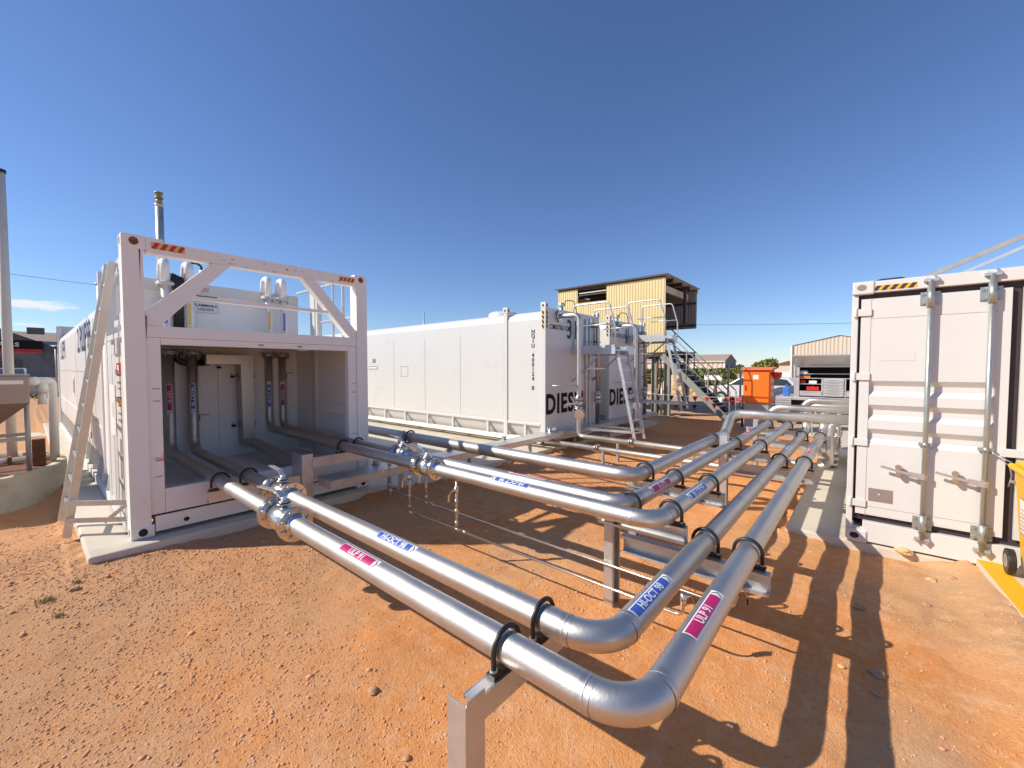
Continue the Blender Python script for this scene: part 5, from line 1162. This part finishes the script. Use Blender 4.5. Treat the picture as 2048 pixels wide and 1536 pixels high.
# ------------------------------------------------------------------ cone, flags, rocks
def cone(x, y, label):
    C_ = thing('traffic_cone', label, 'traffic cone', (x, y, gz(x, y) + .0), 'orange traffic cones'); zb = gz(x, y)
    MB().mat('orange').box(x - .24, x + .24, y - .24, y + .24, zb, zb + .05).build('base', None, C_, .01)
    mb = MB().mat('orange').lathe([(.17, .05), (.135, .3)], (x, y, zb), 24); mb.mat('paper').lathe([(.135, .3), (.095, .58)], (x, y, zb), 24); mb.mat('orange').lathe([(.095, .58), (.05, .98), (.03, 1.0), (0, 1.0)], (x, y, zb), 24); mb.build('cone_body', None, C_)
cone(19.0, 4.80, 'tall orange traffic cone with a white band seen behind the steel stair')
cone(18.0, 3.35, 'orange traffic cone half hidden behind the orange cabinet')
def bunting(pts, cols, label, hgt=.17):
    F_ = thing('flag_bunting', label, 'bunting', pts[0])
    MB().mat('paper').tube(pts, .006, 6).build('rope', None, F_)
    P_ = [V(p) for p in pts]; tot = len(cols)
    for i, k_ in enumerate(cols):
        t = (i + .5) / tot * (len(P_) - 1); j = int(t); c_ = P_[j].lerp(P_[j + 1], t - j); d_ = (P_[j + 1] - P_[j]).normalized(); s_ = random.uniform(-.04, .04)
        mb = MB().mat(k_); a_, b_ = c_ - d_ * .085, c_ + d_ * .085; cc = c_ + V((s_, s_, -hgt)); nn = V((.003, 0, 0))
        mb.add([a_ - nn, b_ - nn, cc - nn, a_ + nn, b_ + nn, cc + nn], [(0, 1, 2), (5, 4, 3), (0, 3, 4, 1), (1, 4, 5, 2), (2, 5, 3, 0)]); mb.build('flag', None, F_)
bunting([(13.8, 6.2, .98), (13.8, 5.2, .93), (13.9, 4.3, .90), (14.0, 3.4, .90), (13.9, 2.7, .93)], ['red', 'paper', 'paper', 'dark', 'dark', 'red', 'red', 'paper', 'red', 'red'], 'upper string of red, white and black flags strung before the stair')
bunting([(13.7, 6.0, .80), (13.8, 5.2, .66), (13.8, 4.4, .62), (13.8, 3.5, .72), (13.8, 2.75, .88)], ['red', 'paper', 'red', 'dark', 'red', 'red'], 'lower sagging string of small triangular flags across the stair legs')
mb = MB().mat('brownsteel').cyl((13.9, 2.75, -.1), (13.9, 2.75, 1.0), .03); top(mb, 'stake', 'brownsteel', 'dark steel stake at the foot of the stair holding the flags', 'stake', (13.9, 2.75, 0))
for i, (x, y, zz, r_, f_, lab) in enumerate([(28, 9.6, .75, .62, 1.1, 'largest pale boulder on top of the sandstone heap'), (28, 10.3, .35, .42, .9, 'left end boulder of the sandstone heap'), (27.6, 9.5, .25, .50, .7, 'flat boulder low in the middle of the sandstone heap'),
        (27.8, 8.75, .38, .52, .85, 'boulder right of centre in the sandstone heap'), (27.8, 8.0, .30, .42, .7, 'boulder near the right end of the sandstone heap'), (27.4, 7.5, .12, .28, .6, 'smallest boulder at the right tip of the sandstone heap'), (27.5, 10.9, .1, .3, .6, 'small boulder at the left foot of the sandstone heap')]):
    single_rock('boulder', (x, y, zz), r_, 'sand', lab, 'boulder', 'sandstone boulders behind the cabin', 3, f_, 50 + i)

# ------------------------------------------------------------------ foliage
def leaf_cloud(mb, c, rad, n_, size, seed, k='leaf', shell=.55):
    r_ = np.random.default_rng(seed); c = np.array(c); rad = np.array(rad)
    d = r_.normal(size=(n_, 3)); d /= np.linalg.norm(d, axis=1)[:, None]; rr_ = shell + (1 - shell) * r_.random(n_) ** .6
    lump = 1 + .22 * np.sin(d[:, 0] * 5 + seed) * np.cos(d[:, 1] * 6 + 1) + .12 * np.sin(d[:, 2] * 11 + d[:, 0] * 7)
    p = c + d * rad * (rr_ * lump)[:, None]; p[:, 2] = np.maximum(p[:, 2], c[2] - rad[2] * .8)
    a = r_.normal(size=(n_, 3)); a /= np.linalg.norm(a, axis=1)[:, None]; b_ = np.cross(a, r_.normal(size=(n_, 3))); b_ /= np.linalg.norm(b_, axis=1)[:, None]
    s = size * (.5 + r_.random(n_))[:, None]
    base = len(mb.v); vs = np.stack([p - a * s, p + b_ * s * .6, p + a * s, p - b_ * s * .6], 1).reshape(-1, 3); mb.mat(k)
    mb.v += [tuple(v) for v in vs.tolist()]
    for i in range(n_): mb.f.append((base + 4*i, base + 4*i+1, base + 4*i+2, base + 4*i+3)); mb.m.append(mb.cur); mb.sm.append(False)
def tree(x, y, h, w, label, seed, size=.16, nl=2600, zb=0, name='tree', k='leaf'):
    T = thing(name, label, 'tree', (x, y, zb))
    mb = MB().mat('bark').tube([(x, y, zb - .2), (x + .1, y, zb + h * .25), (x, y + .1, zb + h * .5)], [.2 * h / 5, .15 * h / 5, .08 * h / 5], 8)
    for i in range(5): a = i * 1.26; mb.tube([(x, y, zb + h * .35), (x + math.cos(a) * w * .45, y + math.sin(a) * w * .45, zb + h * .7)], [.08 * h / 5, .02], 6)
    mb.build('trunk', None, T)
    mb = MB(); r_ = random.Random(seed)
    for i in range(9):
        a = r_.uniform(0, 6.28); q_ = r_.uniform(.1, .62) * w; leaf_cloud(mb, (x + q_ * math.cos(a), y + q_ * math.sin(a), zb + h * r_.uniform(.55, .82)), (w * .42, w * .42, h * .20), nl // 9, size, seed * 10 + i, k, .35)
    mb.build('crown', None, T)
tree(60, 9.5, 3.1, 1.9, 'round green tree on the skyline just above the orange cabinet', 4, .17, 4200)
def hedge(x0, y0, x1, y1, h, w, label, seed, size=.16, nl=9000, k='hedge'):
    H_ = thing('hedge', label, 'hedge', ((x0 + x1) / 2, (y0 + y1) / 2, 0)); mb = MB(); n_ = 16
    for i in range(n_):
        t = (i + .5) / n_; leaf_cloud(mb, (x0 + (x1 - x0) * t, y0 + (y1 - y0) * t, h * .5), (w, abs(y1 - y0) / n_ * .9 + .1, h * .52), nl // n_, size, seed + i, k, .3)
    mb.v = [(p[0], p[1], min(p[2], h + .04 * math.sin(p[1] * 3))) for p in mb.v]
    mb.build('foliage', None, H_)
    mb = MB().mat('bark')
    for i in range(n_): t = (i + .5) / n_; mb.tube([(x0 + (x1 - x0) * t, y0 + (y1 - y0) * t, -.1), (x0 + (x1 - x0) * t + .1, y0 + (y1 - y0) * t, h * .6)], .05, 6)
    mb.build('stem', None, H_)
hedge(46, 10.0, 46, 19.2, 1.85, .9, 'clipped green hedge before the long low shed', 100, .13, 16000)
hedge(41, 9.0, 41, 9.9, .9, .4, 'small yellowish bush at the right end of the hedge', 180, .08, 1500, 'grass')
top(MB().mat('pvc').cyl((38, 15.1, -.1), (38, 15.1, 1.55), .06), 'marker_post', 'pvc', 'thin white post standing before the hedge', 'post', (38, 15.1, 0))
S = thing('small_sign', 'blank white signboard on short posts before the hedge', 'sign', (38, 9.9, 0))
MB().mat('paper').box(38, 38.03, 9.1, 10.5, .82, 1.22).build('board', None, S); MB().mat('galv').box(38.04, 38.08, 9.2, 9.25, 0, 1.2).box(38.04, 38.08, 10.35, 10.4, 0, 1.2).build('leg', None, S)

# silver car
def car(x0, y0, label, flip=1, k='carsilver', s=1.0, name='parked_car', z0=0):
    """side-on along Y, front towards -Y*flip"""
    A_ = thing(name, label, 'car', (x0, y0, z0)); F = lambda a: y0 + flip * a * s
    prof = [(-2.2, .35), (-2.25, .75), (-2.1, .88), (-1.15, 1.0), (-.45, 1.45), (.9, 1.50), (1.75, 1.38), (2.1, 1.0), (2.2, .9), (2.2, .4)]
    MB().mat(k).prism([(F(a), z0 + b * s) for a, b in prof], 'X', x0 - .85 * s, x0 + .85 * s).build('body', None, A_, .06)
    MB().mat('glass').prism([(F(a), z0 + b * s) for a, b in ((-1.0, 1.02), (-.42, 1.39), (.85, 1.44), (1.6, 1.33), (1.85, 1.04))], 'X', x0 - .862 * s, x0 + .862 * s).build('side_window', None, A_)
    MB().mat('glass').add([(x0 - .72 * s, F(-1.13), z0 + 1.02 * s), (x0 + .72 * s, F(-1.13), z0 + 1.02 * s), (x0 + .66 * s, F(-.50), z0 + 1.425 * s), (x0 - .66 * s, F(-.50), z0 + 1.425 * s)], [(0, 1, 2, 3)]).build('windscreen', None, A_)
    for a in (-1.4, 1.35):
        for sx in (-1, 1):
            w = MB().mat('rubber').cyl((x0 + sx * .66 * s, F(a), z0 + .33 * s), (x0 + sx * .87 * s, F(a), z0 + .33 * s), .33 * s, 24).build('wheel', None, A_, .015)
            MB().mat('alum').cyl((x0 + sx * .865 * s, F(a), z0 + .33 * s), (x0 + sx * .878 * s, F(a), z0 + .33 * s), .20 * s, 18).build('rim', None, w)
    for sx in (-1, 1):
        MB().mat('paper').box(x0 + sx * .55 * s, x0 + sx * .83 * s, F(-2.26), F(-2.14), z0 + .66 * s, z0 + .80 * s).build('headlight', None, A_, .02)
        MB().mat('redv').box(x0 + sx * .62 * s, x0 + sx * .84 * s, F(2.14), F(2.215), z0 + .85 * s, z0 + 1.0 * s).build('tail_light', None, A_, .02)
    MB().mat('dark').box(x0 - .5 * s, x0 + .5 * s, F(-2.265), F(-2.2), z0 + .45 * s, z0 + .62 * s).build('grille', None, A_)
    return A_
car(24.2, 4.3, 'silver car parked behind the steel stair, its bonnet and windscreen showing', -1, 'carwhite', .95)
S = thing('steel_goalpost', 'dark steel gate frame standing beyond the stair near the silver car', 'gate frame', (20, 4.3, 0))
MB().mat('galvdark').box(19.95, 20.05, 4.50, 4.56, -.1, 2.05).box(19.95, 20.05, 4.02, 4.08, -.1, 1.90).build('post', None, S); MB().mat('galvdark').bar((20, 4.50, 1.98), (20, 4.08, 1.86), .05, .07).build('crossbar', None, S)

# ------------------------------------------------------------------ sheds beyond
S = thing('shed', 'large cream steel shed with a low gable behind the truck', 'shed', (50, -2, 0))
mb = MB(); ym = 1.62; rf = lambda y_: 3.84 + .76 * (1 - abs(y_ - ym) / 3.43)
corrugated(mb, 'X', 45, ym - 3.43, ym, -.2, rf, 'shedcream', pitch=.26, d=.03); corrugated(mb, 'X', 45, ym, ym + 3.43, -.2, rf, 'shedcream', pitch=.26, d=.03); mb.mat('shedcream').box(45, 60, ym + 3.38, ym + 3.43, -.2, 3.83); mb.build('wall', None, S)
mb = MB().mat('shedroof').add([(44.9, ym + 3.5, 3.85), (60, ym + 3.5, 3.85), (60, ym, 4.64), (44.9, ym, 4.64), (44.9, ym - 3.5, 3.85), (60, ym - 3.5, 3.85)], [(0, 1, 2, 3), (3, 2, 5, 4)]); mb.mat('pvc').box(44.85, 44.93, ym + 3.35, ym + 3.48, 0, 3.85); mb.build('roof', None, S)
mb = MB().mat('brownsteel').box(44.85, 44.94, .9, 3.9, 2.35, 2.55).box(44.93, 44.96, 1.0, 3.8, 0, 2.35); mb.build('roller_door', None, S)
S = thing('shed', 'long low cream shed with tan roof behind the hedge', 'shed', (64, 20, 0))
mb = MB(); corrugated(mb, 'X', 60, 14.1, 40, -.2, 2.78, 'shedcream', pitch=.6, d=.06); mb.mat('shedgrey').add([(60, 14.1, -.2), (66.5, 14.1, -.2), (66.5, 14.1, 2.78), (63.2, 14.1, 3.75), (60, 14.1, 2.78)], [(0, 1, 2, 3, 4)]); mb.build('wall', None, S)
mb = MB().mat('shedroof').add([(59.8, 14.0, 2.78), (59.8, 40, 2.78), (63.2, 40, 3.78), (63.2, 14.0, 3.78), (66.7, 14.0, 2.78), (66.7, 40, 2.78)], [(0, 1, 2, 3), (3, 2, 5, 4)]); mb.mat('pvc').box(59.72, 59.8, 13.95, 40, 2.70, 2.80).box(59.9, 59.99, 14.0, 14.15, 0, 2.75); mb.build('roof', None, S)
mb = MB().mat('brownsteel').box(61.4, 65.0, 14.03, 14.09, 0, 2.3); mb.build('doorway', None, S)
# pale walls and far roofs right of the cabinet
mb = MB().mat('paper').box(36, 36.15, 4.1, 6.6, 0, 1.55); top(mb, 'panel_wall', 'paper', 'low white panel wall seen between the orange cabinet and the truck', 'wall', (36, 5.3, 0))
for i, (y_, w_, h_, k_, lab) in enumerate(((13.5, 3.2, 2.6, 'sand', 'far tan roofed house just right of the orange cabinet'), (10.0, 2.6, 2.4, 'shedcream', 'far pale house left of the large cream shed'))):
    S = thing('house', lab, 'house', (110, y_, 0)); MB().mat('shedcream').box(110, 115, y_ - w_, y_ + w_ * .6, 0, h_).build('wall', None, S)
    MB().mat('shedroof' if i else 'rust').prism([(y_ - w_ - .3, h_), (y_ + w_ * .6 + .3, h_), (y_ - .2 * w_, h_ + .9)], 'X', 109.8, 115.2).build('roof', None, S)
S = thing('tree_line', 'low dark line of distant trees along the horizon', 'trees', (150, 60, 0), kind='stuff')
mb = MB()
for i in range(46):
    a = R(-14 + i * 2.6); d_ = 150 + 20 * math.sin(i * 2.1); hh = 2.2 + 1.0 * math.sin(i * 1.7) ** 2
    leaf_cloud(mb, (d_ * math.cos(a), d_ * math.sin(a), hh * .45), (3.5, 4.5, hh * .6), 150, .7, 300 + i, 'leaf', .2)
mb.build('foliage', None, S)

# ------------------------------------------------------------------ left side: tank ring, hopper, pole, workshop
cx, cy, cr = -1.35, 9.1, 1.72
K_ = thing('concrete_tank', 'round low concrete tank with a rusty steel cover at the left edge', 'tank', (cx, cy, 0))
MB().mat('concring').lathe([(cr - .02, -.3), (cr + .05, -.3), (cr + .05, -.02), (cr, 0), (cr, .46), (cr - .012, .475), (cr - .10, .475), (cr - .10, .40)], (cx, cy, 0), 72).build('ring_wall', None, K_)
MB().mat('rust').lathe([(0, .42), (cr - .11, .42)], (cx, cy, 0), 72).build('cover', None, K_)
Hp = thing('hopper', 'brushed steel hopper on a tubular stand over the round concrete tank', 'hopper', (-.45, 8.8, .42))
mb = MB().mat('hopper').box(-.98, .03, 8.42, 9.22, 1.34, 1.70); taper(mb, -.55, -.35, 8.7, 8.9, .95, -.98, .03, 8.42, 9.22, 1.339); mb.box(-.99, .04, 8.41, 9.23, 1.70, 1.72); mb.build('bin', None, Hp, .005)
mb = MB(); plate(mb, (-.12, 8.42, 1.62), DX, DZ, .20, .05, 'paper'); plate(mb, (-.35, 8.42, 1.5), DX, DZ, .12, .10, 'paper'); mb.build('hopper_label', None, Hp)
for x in (-.95, .0):
    for y in (8.5, 9.1): MB().mat('galvdark').cyl((x, y, .425), (x, y, 1.32), .026, 10).build('leg', None, Hp)
MB().mat('galvdark').cyl((-.95, 8.5, 1.30), (.0, 8.5, 1.30), .026, 10).cyl((-.95, 9.1, 1.30), (.0, 9.1, 1.30), .026, 10).cyl((0, 8.5, 1.30), (0, 9.1, 1.30), .026, 10).box(-.95, 0, 8.49, 8.51, .84, .89).box(-.95, 0, 9.09, 9.11, .84, .89).build('stand_rail', None, Hp)
V_ = thing('drain_pipe', 'white plastic pipe with an elbow standing beside the hopper', 'pipe', (.25, 9.2, .42))
MB().mat('pvc').tube(path([(.05, 9.0, 1.62), (.255, 9.2, 1.62), (.255, 9.2, .43)], .07), .05, 18).build('pipe_run', None, V_)
MB().mat('pvc').cyl((.0, 8.98, 1.62), (.10, 9.05, 1.62), .06, 16).cyl((.15, 9.12, 1.45), (.15, 9.12, 1.60), .06, 16).cyl((.15, 9.12, 1.28), (.15, 9.12, 1.44), .045, 16).build('coupling', None, V_)
V2 = thing('drain_pipe', 'white plastic pipe lying across the rusty cover behind the hopper legs', 'pipe', (-.4, 9.3, .47))
MB().mat('pvc').tube([(-1.4, 9.05, .47), (.22, 9.45, .47)], .042, 16).build('pipe_run', None, V2); MB().mat('rust').box(-.20, -.16, 9.28, 9.42, .42, .53).build('clip', None, V2)
top(MB().mat('rust').box(.03, .16, 8.88, 9.0, .425, .80), 'steel_box', 'rust', 'upright dark red steel box on the tank cover by the hopper leg', 'box', (.1, 8.94, .42), bevel=.006)
M['polepaint'] = mat('weathered_white_pole', (0.66, 0.63, 0.55), 0.6, var=0.08, vs=2, dirt=(0.50, 0.42, 0.28), ds=3)
Pl = thing('flue_pole', 'tall round concrete coloured pole with a black cap at the left edge', 'pole', (-.17, 10.1, 0))
MB().mat('polepaint').cyl((-.165, 10.1, .0), (-.165, 10.1, 4.78), .056, 24).build('shaft', None, Pl); MB().mat('dark').cyl((-.165, 10.1, 4.78), (-.165, 10.1, 4.83), .066, 20).build('cap', None, Pl)
# workshop
Wk = thing('workshop', 'dark grey repair workshop with a gable and a black and red signboard', 'workshop', (-4, 62, 0))
mb = MB(); gx0, gx1 = -12.0, 1.9; gm_ = (gx0 + gx1) / 2
corrugated(mb, 'Y', 60, gx0, gx1, 0, lambda a: 3.9 + 3.3 * max(0, 1 - abs(a - gm_) / 6.9), 'shedgrey', pitch=.5, d=.05); mb.mat('shedgrey').box(1.9, 8, 60, 60.2, 0, 4.0); mb.box(gx0, gx1, 59.7, 60, 0, .9) if False else None
mb.build('wall', None, Wk)
mb = MB().mat('shedroof').add([(1.0, 59.9, 4.05), (10, 59.9, 4.05), (10, 66, 5.6), (-1.5, 66, 5.6)], [(0, 1, 2, 3)]); mb.add([(1.9, 59.9, 3.9), (gm_, 59.9, 7.2), (gm_, 80, 7.2), (1.9, 80, 3.9)], [(0, 1, 2, 3)]); mb.build('roof', None, Wk)
MB().mat('dark').box(-3.6, -.1, 59.85, 59.93, .8, 2.65).build('doorway', None, Wk)
MB().mat('alum').box(-6.0, 8, 59.80, 59.90, .35, 1.05).build('sill_band', None, Wk) if False else None
mb = MB().mat('black').box(-7.2, 1.15, 59.80, 59.90, 3.62, 4.42); mb.mat('redv').box(-7.2, 1.15, 59.81, 59.90, 3.20, 3.62)
flat_text(mb, 'REPAIRS', (-1.45, 59.79, 4.02), DX, DZ, .36, 'paper', .04, 1.1, 1.15, off=.01); mb.build('signboard', None, Wk)
MB().mat('shedgrey').box(.2, 1.35, 61, 62.2, 5.15, 5.75).build('roof_cooler', None, Wk, .05)
car(-.75, 52.0, 'white car parked tail out before the dark workshop door', 1, 'carwhite', 1.0, z0=.35).rotation_euler = (0, 0, 0)
MB_ = MB().mat('conc').box(-8, 2.05, 44.9, 45.05, .85, 1.15); o = top(MB_, 'guard_wall', 'conc', 'long pale coping wall below the workshop', 'wall', (-3, 45, 0))
mb = MB().mat('conc').box(-6, 1.9, 38, 38.2, .28, .85); top(mb, 'block_wall', 'conc', 'low concrete block wall at the far side of the dirt yard', 'wall', (-2, 38, 0))
mb = MB(); 
for i in range(7): leaf_cloud(mb, (-1.6 + i * .5, 37.6, .16), (.35, .2, .18), 160, .05, 700 + i, 'grass', .2)
top(mb, 'weeds', 'grass', 'green weeds along the foot of the concrete block wall', 'weeds', (0, 37.6, 0), kind='stuff')
Fn = thing('mesh_fence', 'wire mesh fence on steel posts before the dark workshop', 'fence', (0, 43, 0))
mb = MB().mat('galvdark')
for x in (-6, -2.6, 1.42): mb.cyl((x, 43, 0), (x, 43, 3.15), .05, 8)
mb.build('post', None, Fn)
mb = MB().mat('galv')
for i in range(60):
    x = -6.4 + i * .14
    for s_ in (1, -1): mb.bar((x, 43, 1.0), (x + s_ * 1.5, 43, 2.9), .006, .006)
mb.build('wire_mesh', None, Fn)
top(MB().mat('conc').box(-.3, .58, 15.6, 16.6, -.1, .115), 'stepping_slab', 'conc', 'thin concrete slab on the dirt beside the far end of the left tank', 'slab', (.1, 16, 0), bevel=.01)
# power lines
def wire(pts, r_, label):
    p0, p1 = V(pts[0]), V(pts[1]); sag = pts[2]; L = [p0.lerp(p1, t / 24) - DZ * (sag * 4 * (t / 24) * (1 - t / 24)) for t in range(25)]
    top(MB().mat('skycol').tube(L, r_, 6), 'power_line', 'skycol', label, 'power line', tuple(p0))
wire(((-30, 60, 12.2), (40, 95, 15.5), 1.0), .022, 'thin power line crossing the sky above the left tank')
wire(((60, 34, 9.2), (60, -26, 6.4), .8), .02, 'thin power line crossing the sky above the large cream shed')
top(MB().mat('galv').cyl((13.5, 17.5, 0), (13.5, 17.5, 4.65), .035).disc((13.5, 17.5, 4.66), DZ, .06, .04), 'vent_mast', 'galv', 'slim distant vent mast above the nearer diesel tank roof', 'mast', (13.5, 17.5, 0))
